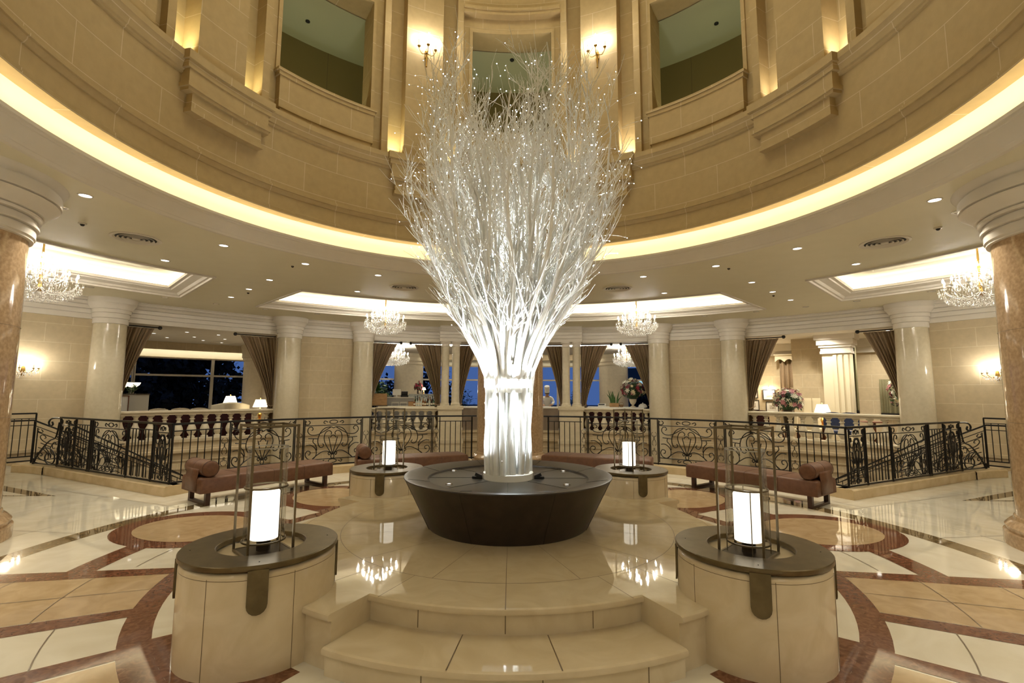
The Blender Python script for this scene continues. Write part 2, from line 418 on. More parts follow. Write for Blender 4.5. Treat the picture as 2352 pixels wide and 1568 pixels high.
# ------------------------------------------------------------------ ceiling ring with four cove-lit coffers
HG, CR0, CR1 = 0.87, 7.85, 11.0


def coffer_loop(d, z, c):
    r0, r1, h = CR0 + d, CR1 - d, HG + d
    a0 = 45 - math.degrees(math.asin(h / r0)); a1 = 45 - math.degrees(math.asin(h / r1)); n = 30
    return [P(r0, c - a0 + 2 * a0 * i / n, z) for i in range(n + 1)] + [P(r1, c + a1 - 2 * a1 * i / n, z) for i in range(n + 1)]


ce = MB()
ce.sweep([(4.89, ZC), (CR0, ZC)], -180, 180, 120, 0); ce.sweep([(CR1, ZC), (RW + 0.3, ZC)], -180, 180, 120, 0)
for c in (45, 135, 225, 315):
    rows = []
    for r in (CR0, (CR0 + CR1) / 2, CR1):
        a = math.degrees(math.asin(HG / r)); rows.append([P(r, c - a + 2 * a * i / 10, ZC) for i in range(11)])
    ce.grid(rows, 0)
ceiling = S(ce.build('ceiling', M_CEIL, smooth=0))
CPROF = [(0, ZC), (0, ZC - 0.03), (0.05, ZC - 0.03), (0.06, ZC + 0.01), (0.10, ZC + 0.015), (0.14, ZC + 0.06), (0.24, ZC + 0.09), (0.28, ZC + 0.10), (0.29, ZC + 0.13), (0.36, ZC + 0.13), (0.36, ZC + 0.19), (0.31, ZC + 0.19), (0.03, ZC + 0.19), (0.03, ZC + 0.46)]
for i, c in enumerate((0, 90, 180, 270)):
    m = MB(); m.grid([coffer_loop(d, z, c) for d, z in CPROF], 0, None, True)
    co = S(m.build('trim_%d' % (i + 1), M_WHITE, smooth=30))
    m = MB(); lp = coffer_loop(0.03, ZC + 0.46, c); n = 31
    m.grid([lp[:n], lp[n:][::-1]], 0)
    m.grid([coffer_loop(d, z, c) for d, z in ((0.75, ZC + 0.46), (0.75, ZC + 0.42), (0.85, ZC + 0.42), (0.88, ZC + 0.46))], 0, None, True)
    m.build('coffer_panel', M_COVE, co, smooth=30)
    m = MB(); m.grid([coffer_loop(d, z, c) for d, z in ((0.10, ZC + 0.21), (0.16, ZC + 0.21), (0.16, ZC + 0.235), (0.10, ZC + 0.235), (0.10, ZC + 0.21))], 0, None, True)
    m.build('light_strip', M_GLOWC, co, smooth=0)

# the moulded lip of the round opening, its lit cove behind
m = MB()
m.sweep([(4.89, ZC), (4.87, ZC - 0.015), (4.83, ZC - 0.01), (4.81, ZC + 0.02), (4.80, ZC + 0.025), (4.785, ZC + 0.05), (4.75, ZC + 0.08), (4.72, ZC + 0.125), (4.70, ZC + 0.165), (4.685, ZC + 0.17), (4.68, ZC + 0.195), (4.665, ZC + 0.20), (4.66, ZC + 0.235), (4.71, ZC + 0.235), (4.71, ZC + 0.15), (5.35, ZC + 0.10)], -180, 180, 160, 0)
lip = S(m.build('trim_5', M_WHITE, smooth=25))
m = MB(); m.sweep([(5.35, ZC + 0.10), (5.35, ZC + 0.42), (5.27, ZC + 0.51), (5.12, ZC + 0.535), (4.58, ZC + 0.535)], -180, 180, 160, 0)
m.build('cove', M_COVE, lip, smooth=40)
m = MB()
for k in range(24):
    m.sweep([(4.84, ZC + 0.15), (4.90, ZC + 0.15), (4.90, ZC + 0.18), (4.84, ZC + 0.18), (4.84, ZC + 0.15)], k * 15 + 0.15, k * 15 + 14.85, 8, 0)
m.build('light_strip', M_GLOW, lip, smooth=0)

# ------------------------------------------------------------------ drum and upper storey
m = MB()
m.sweep([(4.75, 4.49), (4.57, 4.49), (4.565, 4.525), (4.575, 4.53), (4.575, 4.56), (4.595, 4.575), (4.60, 4.60), (4.60, 4.80), (4.585, 4.805), (4.56, 4.84), (4.555, 4.87), (4.535, 4.875), (4.535, 4.905), (4.57, 4.92), (4.575, 4.945), (4.60, 4.955), (4.60, 5.87), (4.575, 5.88), (4.57, 5.91), (4.55, 5.92), (4.53, 5.99), (4.50, 6.05), (4.49, 6.06), (4.49, 6.15), (5.3, 6.15)], -180, 180, 180, 0, uvr=4.6)
S(m.build('wall_drum', M_STONE_UP, smooth=30))
ZT = 11.9
NARM = [-1, 1]
for k in range(8):                                       # corbelled ledges under the pilasters
    c = 22.5 + 45 * k
    m = MB()
    m.arc(4.40, 4.56, c - 9.0, c + 9.0, 6.03, 6.155, 0, 10); m.arc(4.44, 4.56, c - 8.6, c + 8.6, 5.93, 6.03, 0, 10)
    m.arc(4.46, 4.62, c - 8.1, c + 8.1, 5.72, 5.93, 0, 10)
    m.arc(4.425, 4.62, c - 8.5, c + 8.5, 5.665, 5.72, 0, 10); m.arc(4.45, 4.62, c - 8.2, c + 8.2, 5.62, 5.665, 0, 10)
    m.arc(4.49, 4.62, c - 7.0, c + 7.0, 5.42, 5.62, 0, 10); m.arc(4.465, 4.62, c - 7.3, c + 7.3, 5.355, 5.42, 0, 10)
    S(m.build('trim_%d' % (6 + k), M_STONE_UP, smooth=25))
m = MB(); fr = MB()
for k in range(8):
    c = 22.5 + 45 * k
    m.arc(4.69, 5.45, c - 4.6, c + 4.6, 6.15, ZT, 0, 6)                      # pilaster
    for s_ in NARM:
        a, b = sorted((c + s_ * 4.6, c + s_ * 8.4)); m.arc(5.0, 5.45, a, b, 6.15, ZT, 0, 4)      # lit recess
        a, b = sorted((c + s_ * 8.4, c + s_ * 9.9)); m.arc(4.74, 5.45, a, b, 6.15, ZT, 0, 2)
        a, b = sorted((c + s_ * 9.9, c + s_ * 12.2)); m.arc(4.86, 5.45, a, b, 6.15, 9.72, 0, 3)
    d = c + 22.5                                                            # window bay
    m.arc(4.86, 5.45, d - 10.4, d + 10.4, 9.38, 9.72, 0, 10); m.arc(4.74, 5.45, d - 12.7, d + 12.7, 9.86, ZT, 0, 12)
    m.arc(4.66, 5.45, d - 12.6, d + 12.6, 9.80, 9.86, 0, 12); m.arc(4.70, 5.45, d - 12.6, d + 12.6, 9.72, 9.80, 0, 12)
    m.arc(4.73, 5.45, d - 10.6, d + 10.6, 6.36, 6.92, 0, 10); m.arc(4.77, 5.45, d - 9.9, d + 9.9, 6.15, 6.36, 0, 10); m.arc(4.755, 5.45, d - 10.2, d + 10.2, 6.29, 6.36, 0, 10)
    m.arc(4.69, 5.45, d - 11.2, d + 11.2, 6.99, 7.04, 0, 10); m.arc(4.71, 5.45, d - 10.9, d + 10.9, 6.92, 6.99, 0, 10)
    for s_ in NARM:                                                        # raised edge of the opening
        a, b = sorted((d + s_ * 10.15, d + s_ * 10.95)); m.arc(4.83, 4.93, a, b, 7.03, 9.46, 0, 2)
    m.arc(4.83, 4.93, d - 10.9, d + 10.9, 9.37, 9.46, 0, 10)
S(m.build('wall_upper', M_STONE_UP, smooth=25))
m = MB(); m.sweep([(6.9, 6.1), (6.9, 9.36)], -180, 180, 120, 0, uvr=6.9); m.sweep([(5.3, 6.12), (6.9, 6.12)], -180, 180, 120, 0)
for k in range(24): m.sweep([(6.895, 6.1), (6.895, 9.36)], k * 15 + 7, k * 15 + 7.08, 1, 1)
S(m.build('wall_gallery', [M_CORR_W, M_JOINT]))
m = MB(); m.sweep([(5.4, 9.36), (6.92, 9.36)], -180, 180, 120, 0)
gc = S(m.build('ceiling_gallery', M_CORR_C))
for a, nm in ((0, 'centre'), (-45, 'left'), (45, 'right'), (-90, 'outer left'), (90, 'outer right')):
    x, y, _ = P(6.1, a, 0); t = thing('gallery_uplight', 'small uplight on the gallery floor behind the sill of the %s upper window' % nm, 'uplight', (x, y, 6.121), facing(a), 'gallery uplights')
    m = MB(); m.lathe([(.07, 0), (.075, .05), (.06, .055), (0, .05)], seg=18); m.build('body', M_DARKPLATE, t); light('gallery_beam', 'SPOT', (0, 0, .07), L_GAL, (1.0, 1.0, .62), t, .05, (0, .02, 2), 165, .5)
m = MB(); m.sweep([(0, ZT), (5.6, ZT)], -180, 180, 60, 0)
dome = S(m.build('ceiling_dome', M_DOME))
m = MB(); m.lathe([(2.5, -0.05), (2.6, -0.05), (2.6, 0.0)], (0, 0, ZT - 0.01), 40, cap=False); m.build('dome_rim', M_WHITE, dome)  # ring made up to go with the added dome light

# ------------------------------------------------------------------ outer wall, entablature, lower wall
BAYS = [(-53.0, -35.5), (-22.3, -11.4), (-8.4, 8.4), (11.4, 22.3), (35.5, 53.0)]   # openings
m = MB()
solid = [(-35.5, -22.3), (22.3, 35.5), (53.0, 180.0), (-180.0, -53.0)]
for a, b in solid: m.sweep([(13.05, -0.1), (13.05, 3.45)], a, b, max(4, int((b - a) / 2)), 0, False, 13.0)
for a, b in ((-35.5, -22.3), (22.3, 35.5), (53, 54.5), (-54.5, -53)):
    for th in (a, b): m.poly([P(13.05, th, -0.1), P(13.75, th, -0.1), P(13.75, th, 3.45), P(13.05, th, 3.45)], 0, [(0, -.1), (.7, -.1), (.7, 3.45), (0, 3.45)])
    m.sweep([(13.75, -0.1), (13.75, 3.45)], a, b, 4, 0, False, 13.7)
S(m.build('wall_outer', M_STONE))
ENT = [(13.75, 3.42), (12.98, 3.42), (12.98, 3.535), (13.0, 3.54), (13.0, 3.552), (12.95, 3.556), (12.95, 3.655), (12.975, 3.66), (12.975, 3.672), (12.91, 3.677), (12.91, 3.765), (12.94, 3.77), (12.94, 3.78), (12.89, 3.785), (12.87, 3.80), (12.835, 3.85), (12.81, 3.86), (12.83, 3.864), (12.83, 3.872), (12.79, 3.876), (12.79, 3.935), (12.76, 3.94), (12.76, 3.96)]
m = MB(); m.sweep(ENT, -180, 180, 120, 0)
m.sweep([(r - 0.33, z) for r, z in ENT[1:]] + [(13.0, 3.96), (13.0, 3.42), (12.64, 3.42)], -11.7, 11.7, 16, 0)
S(m.build('trim_14', M_WHITE, smooth=25))
m = MB(); m.sweep([(13.02, ZL), (13.02, -0.40), (12.99, -0.39), (12.99, -0.36), (13.02, -0.35), (13.02, -0.20), (12.96, -0.18), (12.92, -0.15), (12.92, -0.08), (12.98, -0.06), (12.98, 0.14), (12.93, 0.15), (12.93, 0.22), (13.7, 0.22)], -EDGE, EDGE, 80, 0, False, 13)
for k in range(-5, 6):                                      # raised panel mouldings
    a, b = k * 11.2 - 4.6, k * 11.2 + 4.6
    for r in ((a, b, -0.62, -0.58), (a, b, -2.2, -2.16), (a, a + 0.2, -2.2, -0.58), (b - 0.2, b, -2.2, -0.58)): m.arc(12.98, 13.03, *r, seg=6)
S(m.build('wall_lower', M_STONE, smooth=25))

# ------------------------------------------------------------------ columns
def col_profile(r, z0, z1, base=True):
    p = []
    if base: p += [(r * 1.22, z0), (r * 1.22, z0 + .10), (r * 1.16, z0 + .11), (r * 1.18, z0 + .17), (r * 1.10, z0 + .22), (r * 1.06, z0 + .24)]
    return p


def big_column(th, label):
    x, y, _ = P(6.14, th, 0); t = thing('marble_column', label, 'column', (x, y, 0), group='brown marble columns around the rotunda')
    r = 0.75
    m = MB(); n = 40; rows = []; us = []
    for z, rr in ((0.30, r), (1.2, r), (2.2, r * .995), (3.30, r * .985)):
        rows.append([(rr * cos(2 * pi * i / n), rr * sin(2 * pi * i / n), z) for i in range(n)])
    m.grid(rows, 0, None, True)
    for z in (1.30, 2.30): m.lathe([(r * 1.0005, z), (r * 1.0005, z + 0.004)], seg=n, mi=1, cap=False)
    m.build('shaft', [M_BROWNCOL, M_JOINT], t)
    m = MB(); m.lathe([(0.86, 0), (0.86, 0.13), (0.83, 0.14), (0.845, 0.19), (0.80, 0.24), (0.77, 0.255), (0.765, 0.29), (0.75, 0.30)], seg=48); m.build('base', M_BROWNCOL, t)
    m = MB(); m.lathe([(0.75, 3.30), (0.775, 3.305), (0.775, 3.33), (0.79, 3.34), (0.79, 3.425), (0.772, 3.43), (0.772, 3.44), (0.815, 3.445), (0.815, 3.47), (0.79, 3.475), (0.79, 3.53), (0.775, 3.534), (0.775, 3.545), (0.83, 3.55), (0.835, 3.58), (0.815, 3.584), (0.815, 3.592), (0.855, 3.597), (0.865, 3.615), (0.90, 3.66), (0.955, 3.71), (0.98, 3.72), (0.955, 3.724), (0.955, 3.734), (0.99, 3.74), (0.995, 3.80), (0.985, 3.86), (0.96, 3.87), (0.96, 3.885), (1.02, 3.93), (1.04, ZC)], seg=56); m.build('capital', M_WHITE, t, smooth=30)
    return t


big_column(-90, 'massive brown marble column cut by the left edge of the view, white moulded capital')
big_column(90, 'massive brown marble column cut by the right edge of the view, white moulded capital')
big_column(0, 'brown marble column standing directly behind the white branch display')


def wall_column(th, label, r=0.37, r_at=12.86, z0=ZL, group='cream wall columns'):
    x, y, _ = P(r_at, th, 0); t = thing('round_column', label, 'column', (x, y, z0), group=group); h = -z0
    m = MB(); m.lathe([(r, 0.0), (r, h + 1.2), (r * .97, h + 2.6), (r * .94, h + 3.42)], seg=32); m.build('shaft', M_CREAMCOL, t)
    m = MB(); m.lathe([(r * .94, h + 3.30), (r * 1.0, h + 3.31), (r * 1.0, h + 3.43), (r * .97, h + 3.434), (r * .97, h + 3.445), (r * 1.04, h + 3.45), (r * 1.05, h + 3.56), (r * 1.02, h + 3.564), (r * 1.02, h + 3.575), (r * 1.10, h + 3.58), (r * 1.12, h + 3.66), (r * 1.09, h + 3.664), (r * 1.09, h + 3.675), (r * 1.16, h + 3.68), (r * 1.24, h + 3.74), (r * 1.36, h + 3.81), (r * 1.42, h + 3.825), (r * 1.42, h + 3.90), (r * 1.46, h + 3.96)], seg=36); m.build('capital', M_WHITE, t, smooth=28)
    return t


for sg in (-1, 1):
    s = SIDE[sg]; o = {-1: 'left', 1: 'right'}[sg]
    wall_column(sg * 54.2, 'cream marble column between the %s wall sconce and the far %s balustrade' % (s, o))
    wall_column(sg * 34.0, 'cream marble column at the inner end of the far %s balustrade' % s)
    wall_column(sg * 23.5, 'cream marble column behind the hanging chandelier on the %s of the branch display' % s, 0.35)


def twin(th0, side):
    x, y, _ = P(12.82, th0, 0); t = thing('twin_column', 'pair of slim cream columns on a square pedestal, %s of the white branches' % side, 'column', (x, y, 0), facing(th0), 'twin columns either side of the branch display')
    for dx in (-0.19, 0.19):
        m = MB(); m.lathe([(0.185, 1.10), (0.185, 1.13), (0.17, 1.15), (0.172, 1.18), (0.15, 1.21), (0.145, 1.24), (0.135, 3.22), (0.135, 3.24)], (dx, 0, 0), 24); m.build('shaft', M_CREAMCOL, t)
        m = MB(); m.lathe([(0.135, 3.24), (0.155, 3.25), (0.155, 3.28), (0.14, 3.285), (0.14, 3.34), (0.165, 3.36), (0.185, 3.38), (0.185, 3.42)], (dx, 0, 0), 24); m.build('capital', M_WHITE, t)
    m = MB()
    for x0, z0, z1 in ((0.44, ZL, -0.2), (0.47, -0.2, -0.06), (0.42, -0.06, 0.98), (0.46, 0.98, 1.10)): m.box(-x0, -x0 * .75, z0, x0, x0 * .75, z1)
    m.build('pedestal', M_STONE, t, smooth=0)


twin(-9.85, 'left'); twin(9.85, 'right')
m = MB(); m.arc(5.4, 7.05, -8.5, 8.5, ZL, -0.001, 0, 6); S(m.build('wall_pier', M_STONE))

# ------------------------------------------------------------------ dais with steps
def nosed(mb, r, a, b, z0, z1, mi=0, ri=0.02):
    mb.sweep([(ri, z1), (r - 0.024, z1), (r - 0.0215, z1), (r - 0.02, z1 - 0.0002), (r - 0.006, z1 - 0.006), (r, z1 - 0.02), (r - 0.004, z1 - 0.036), (r - 0.03, z1 - 0.045), (r - 0.03, z0)], a, b, max(3, int((b - a) / 2)), mi, True)


m = MB()
for q in range(4):
    c = 90 * q
    nosed(m, 1.975, c - 26.4, c + 26.4, 0.16, 0.32); nosed(m, 2.34, c - 26.4, c + 26.4, 0.0, 0.16, ri=1.9); nosed(m, 2.30, c + 26.4, c + 63.6, 0.0, 0.32)
dais = m.build('dais', [M_STEP, M_JOINT], smooth=40); tag(dais, 'round cream marble dais with two curved steps under the dark planter', 'dais')
m = MB()
def thin(r0, r1, a, b, z, seg=2): m.sweep([(r0, z), (r1, z)], a, b, seg, 0, False)
thin(1.575, 1.580, -180, 180, 0.3206, 120)
for q in range(4):
    c = 90 * q
    for a in (c, c + 19, c - 19): thin(0.8 if a != c else 0.8, 1.58 if a != c else 1.975, a - 0.08, a + 0.08, 0.3206)
    thin(0.8, 1.58, c + 44.9, c + 45.1, 0.3206); thin(1.58, 1.975, c - 24.1, c - 23.96, 0.3206); thin(1.58, 1.975, c + 23.96, c + 24.1, 0.3206); thin(1.58, 2.0, c + 37, c + 37.15, 0.3206); thin(1.58, 2.0, c + 53, c + 53.15, 0.3206)
    for a in (c - 7.5, c + 7.5): thin(1.95, 2.33, a - 0.1, a + 0.1, 0.1606)
    for a in (c, c - 16, c + 16): m.poly([P(1.9462, a - .08, .17), P(1.9462, a + .08, .17), P(1.9462, a + .08, .275), P(1.9462, a - .08, .275)])
    for a in (c - 5, c + 11, c - 20): m.poly([P(2.3112, a - .08, .0), P(2.3112, a + .08, .0), P(2.3112, a + .08, .115), P(2.3112, a - .08, .115)])
m.build('joint_lines', M_JOINT, dais, smooth=0)

# ------------------------------------------------------------------ round planter
t = thing('planter', 'large dark brown leather covered round planter on the dais', 'planter', (0, 0, 0.32))
m = MB(); m.lathe([(0.79, 0.0), (0.80, 0.012), (1.020, 0.45), (1.030, 0.462), (1.028, 0.470), (1.0, 0.474), (0.80, 0.440), (0.795, 0.425), (0.78, 0.425)], seg=96, cap=False); m.build('bowl', M_PLANTER, t, smooth=50)
m = MB(); m.lathe([(0.0, 0.425), (0.782, 0.425)], seg=64, cap=False); m.build('inner_panel', M_PLTOP, t, smooth=0)
m = MB()
for k in range(8):
    a = 22.5 + 45 * k
    m.tube([P(.796, a, 0.002), P(1.0205, a, .45), P(1.03, a, .464), P(1.0, a, .4745), P(.80, a, .4405)], 0.0022, 4)
    m.tube([P(.79, a + 22.5, .4262), P(.27, a + 22.5, .4262)], 0.002, 4)
m.build('seam', M_DARK, t, smooth=0)

# recessed uplights in the planter top
for i, (x, y, s) in enumerate(((-0.55, -0.36, 'front left'), (0.55, -0.36, 'front right'), (-0.60, 0.42, 'back left'), (0.60, 0.42, 'back right'))):
    u = thing('planter_uplight', 'small round uplight set in the planter top, %s of the white trunk bundle' % s, 'uplight', (x, y, 0.7465), group='uplights in the planter')
    m = MB(); m.lathe([(0.0, 0.004), (0.020, 0.004)], seg=16, cap=False); m.build('lens', M_DOWN, u)
    m = MB(); m.lathe([(0.020, 0.004), (0.022, 0.008), (0.032, 0.008), (0.034, 0.0)], seg=20, cap=False); m.build('ring', M_FRAME, u)
    light('uplight_beam', 'SPOT', (0, 0, 0.03), 22, COOL, u, 0.02, (-x * .85, -y * .85, 1.1), 75)
for sg in (-1, 1):
    u = thing('floodlight', 'small black floodlight at the %s foot of the white trunk bundle' % SIDE[sg], 'floodlight', (sg * 0.31, -0.02, 0.7465))
    m = MB(); m.box(-0.05, -0.035, 0, 0.05, 0.035, 0.02); m.build('base', M_BLACK, u, smooth=0)
    m = MB(); m.box(-0.035, -0.05, 0.02, 0.035, 0.05, 0.05, mtx=Matrix.Rotation(sg * -0.4, 4, 'Y')); m.build('head', M_BLACK, u, smooth=0)
    light('flood_beam', 'SPOT', (sg * .03, -.06, .06), 22, COOL, u, .03, (-sg * .05, .0, 2.5), 75)

# ------------------------------------------------------------------ the white branch display
tree = thing('branch_display', 'tall spray of white painted branches with fairy lights rising from a trunk bundle', 'branch display', (0, 0, 0.745))
ZB = 0.745
m = MB(); m.lathe([(0.0, 0.0), (0.252, 0.0), (0.252, 0.058), (0.245, 0.062), (0.0, 0.062)], seg=48); m.build('base_disc', M_ACRYL, tree, smooth=30)
rnd = random.Random(3)
logs = [(k * 2 * pi / 24 + rnd.uniform(-.06, .06), 0.205 + rnd.uniform(-.012, .014)) for k in range(24)] + [(k * 2 * pi / 8 + .3, 0.13) for k in range(8)]
for a, r in logs:
    m = MB(); n = 9; path = []; rad = []; rr = rnd.uniform(.021, .035); tw = rnd.uniform(-.35, .35); ph = rnd.uniform(0, 6)
    for i in range(n):
        f = i / (n - 1); q = r * (1 + .11 * math.sin(f * 4 + ph)) * (0.98 + .04 * f); b = a + tw * f * .5 + .05 * math.sin(f * 5 + ph)
        path.append((q * cos(b), q * sin(b), .06 + f * (1.05 + (0.06 if r > .19 else -.05) * rnd.random()))); rad.append(rr * (1.1 - .25 * f) * rnd.uniform(.93, 1.07))
    m.tube(path, rad, 8)
    for _ in range(rnd.randint(0, 2)):     # knots
        i = rnd.randint(1, n - 2); p = path[i]; m.ball((p[0] * 1.08, p[1] * 1.08, p[2]), rr * .55, nu=6, nv=4)
    m.build('trunk_log', M_LOG, tree, smooth=60)
m = MB(); m.lathe([(0.242, 0.905), (0.252, 0.905), (0.252, 0.985), (0.242, 0.985), (0.242, 0.905)], seg=48, cap=False); m.build('band', M_BAND, tree, smooth=30)
ENV = [(1.55, .235), (1.75, .25), (2.0, .35), (2.4, .60), (2.8, .86), (3.2, 1.03), (3.7, 1.18), (4.2, 1.20), (4.7, 1.10), (5.1, .9), (5.5, .6)]


def env(z):
    for (a, b), (c, d) in zip(ENV, ENV[1:]):
        if z <= c: return b + (d - b) * max(0, (z - a)) / (c - a)
    return .5


tips = []; twigs = MB(); led = []
NST = 88
for k in range(NST):
    a = k * 2.39996 + rnd.uniform(-.2, .2); fr_ = math.sqrt((k + .5) / NST) * rnd.uniform(.86, 1.02)
    xt = fr_ * cos(a)
    ztop = rnd.uniform(3.5, 4.7) if fr_ > .78 else rnd.uniform(3.7, 4.5)
    if -.75 < xt < -.42 and fr_ < .9: ztop = rnd.uniform(4.2, 4.85)
    if .12 < xt < .42: ztop = rnd.uniform(4.1, 4.95)
    if k % 17 == 5: ztop = rnd.uniform(4.5, 4.8)
    m = MB(); path = []; rad = []; n = 15; w1, w2 = rnd.uniform(0, 6), rnd.uniform(0, 6); r0 = rnd.uniform(.017, .028)
    for i in range(n):
        f = i / (n - 1); z = 1.60 + (ztop - 1.60) * f
        q = fr_ * env(z) * (1 - .10 * f * (ztop > 4.6)); wob = .035 * min(1, f * 3)
        path.append((q * cos(a) + wob * math.sin(f * 9 + w1), q * sin(a) + wob * math.sin(f * 8 + w2), z - ZB)); rad.append(r0 * (1 - .82 * f) + .0018)
    m.tube(path, rad, 6)
    for j in range(rnd.randint(13, 18)):    # side twigs
        i = rnd.randint(3, n - 2); p = Vector(path[i]); d = (Vector(path[i + 1]) - p).normalized()
        out = Vector((p.x, p.y, 0)); out = out.normalized() if out.length > .02 else Vector((1, 0, 0))
        side = (out * rnd.uniform(-.2, 1.0) + Vector((rnd.uniform(-1, 1), rnd.uniform(-1, 1), rnd.uniform(-.2, .4)))).normalized()
        dv = (d + side * rnd.uniform(.35, .75)).normalized(); L = rnd.uniform(.25, .75) * (1.1 - .35 * i / n); pts = [tuple(p)]; q = p.copy()
        for s_ in range(5):
            q = q + dv * L / 5; dv = (dv + Vector((rnd.uniform(-.12, .12), rnd.uniform(-.12, .12), rnd.uniform(-.04, .12)))).normalized(); pts.append(tuple(q))
        lim = env(q.z + ZB) * 1.12
        if math.hypot(q.x, q.y) > lim: continue
        m.tube(pts, [rad[i] * .55 * (1 - .15 * x) + .001 for x in range(6)], 4, cap=False)
        for _ in range(6):
            s0 = rnd.randint(1, 4); b0 = Vector(pts[s0]); dd = (dv + Vector((rnd.uniform(-.7, .7), rnd.uniform(-.7, .7), rnd.uniform(-.2, .5)))).normalized(); l2 = rnd.uniform(.12, .34)
            e1 = b0 + dd * l2 * .5; e2 = b0 + (dd + Vector((rnd.uniform(-.15, .15), rnd.uniform(-.15, .15), .1))).normalized() * l2
            twigs.tube([tuple(b0), tuple(e1), tuple(e2)], [.0032, .0026, .0018], 3, cap=False)
            if rnd.random() < .10: led.append(tuple(e2))
        if rnd.random() < .25: led.append(tuple(q))
    m.build('branch', M_BRANCH, tree, smooth=60)
tag(twigs.build('fine_twigs', M_BRANCH, tree, smooth=0, weld=False), kind='stuff')
wires = MB()
for k in range(170):                       # thin light wires arching out of the spray
    a = rnd.uniform(0, 2 * pi); z = rnd.uniform(2.9, 4.7); q = env(z) * rnd.uniform(.55, 1.0); p = Vector((q * cos(a), q * sin(a), z - ZB)); d = Vector((cos(a + rnd.uniform(-1, 1)), sin(a + rnd.uniform(-1, 1)), rnd.uniform(.2, 1.2))).normalized(); L = rnd.uniform(.15, .42)
    pts = [tuple(p + d * L * f + Vector((0, 0, -.35 * L * f * f))) for f in (0, .25, .5, .75, 1)]
    wires.tube(pts, .0011, 3, cap=False); led.append(pts[-1])
    if rnd.random() < .4: led.append(pts[2])
tag(wires.build('light_wires', M_WIRE, tree, smooth=0, weld=False), kind='stuff')
rnd.shuffle(led)
led.sort(key=lambda p: p[1])               # the bulbs nearest the front as parts, the rest as one mass
m = MB(); m.octa((0, 0, 0), .0056); b0 = m.build('light_bulb', M_LED, tree, smooth=0, loc=led[0])
for p in led[1:95]:
    o = b0.copy(); o.location = p; COL.objects.link(o)
m = MB()
for p in led[95:]: m.octa(p, .005)
tag(m.build('light_bulbs', M_LED, tree, smooth=0, weld=False), kind='stuff')
for k in range(8):
    b = 2 * pi * k / 8 + .2; x, y = .265 * cos(b), .265 * math.sin(b)
    light('band_lamp_up', 'SPOT', (x, y, 1.0), L_TREE * .24, COOL, tree, .015, (x * 1.9, y * 1.9, 2.6), 110, 1.0)
    light('band_fill_down', 'SPOT', (x * 1.15, y * 1.15, 0.94), L_TREE * .035, COOL, tree, .015, (x * .55, y * .55, 0), 70, 1.0)  # added spots that brighten the trunk bundle below the band
light('inner_light', 'POINT', (0, 0, 1.12), L_TREE * .35, COOL, tree, .08)
for z in (.25, .55, .82): light('inner_light', 'POINT', (0, 0, z), L_TREE * .05, COOL, tree, .06)
light('inner_light', 'POINT', (0, 0, 1.55), L_TREE * .6, COOL, tree, .12)  # added point light above the bundle, brightens the lower branches
light('inner_light', 'POINT', (0, 0, 2.5), L_TREE * .14, COOL, tree, .15)  # added point light within the spray, no fixture there

# ------------------------------------------------------------------ plinths and lanterns
def plinth(x, y, a0, label):
    t = thing('lantern_plinth', label, 'plinth', (x, y, 0), 0, group='round marble lantern plinths')
    m = MB(); m.lathe([(0.458, 0.0), (0.456, 0.552), (0.448, 0.566), (0.436, 0.572), (0.0, 0.575)], seg=72); m.build('drum', M_STEPED, t, smooth=40)
    m = MB()
    for k in range(6): a = R_(20 + 60 * k); m.tube([(0.4585 * cos(a), 0.4585 * sin(a), .002), (0.4568 * cos(a), 0.4568 * sin(a), .545)], .0016, 4)
    m.lathe([(0.4570, 0.535), (0.4570, 0.538)], seg=72, cap=False); m.build('joint_lines', M_JOINT, t, smooth=0)
    m = MB(); m.lathe([(0.262, 0.584), (0.262, 0.612), (0.266, 0.616), (0.462, 0.616), (0.466, 0.612), (0.466, 0.590), (0.462, 0.584), (0.262, 0.584)], seg=80, cap=False); ring = m.build('bronze_ring', M_BRONZE, t, smooth=40)
    for k in range(4):
        m = MB(); a = a0 + k * pi / 2; n = 9; ft = []
        wd = .055
        shape = [(-wd, .59), (wd, .59), (wd, .40)] + [(wd * cos(q * pi / 8), .40 - wd * math.sin(q * pi / 8)) for q in range(1, 8)] + [(-wd, .40)]
        for rr in (.4585, .470): ft.append([(rr * cos(a + u / rr), rr * math.sin(a + u / rr), v) for u, v in shape])
        m.poly(ft[0]); m.poly(ft[1])
        for i in range(len(shape)): j = (i + 1) % len(shape); m.poly([ft[0][i], ft[0][j], ft[1][j], ft[1][i]])
        m.build('strap', M_BRONZE, t, smooth=30)
        m = MB(); m.lathe([(0, .6175), (.004, .6175), (.004, .616)], (.40 * cos(a), .40 * math.sin(a), 0), 8, cap=False); m.build('screw', M_DARK, ring, smooth=0)
    return t


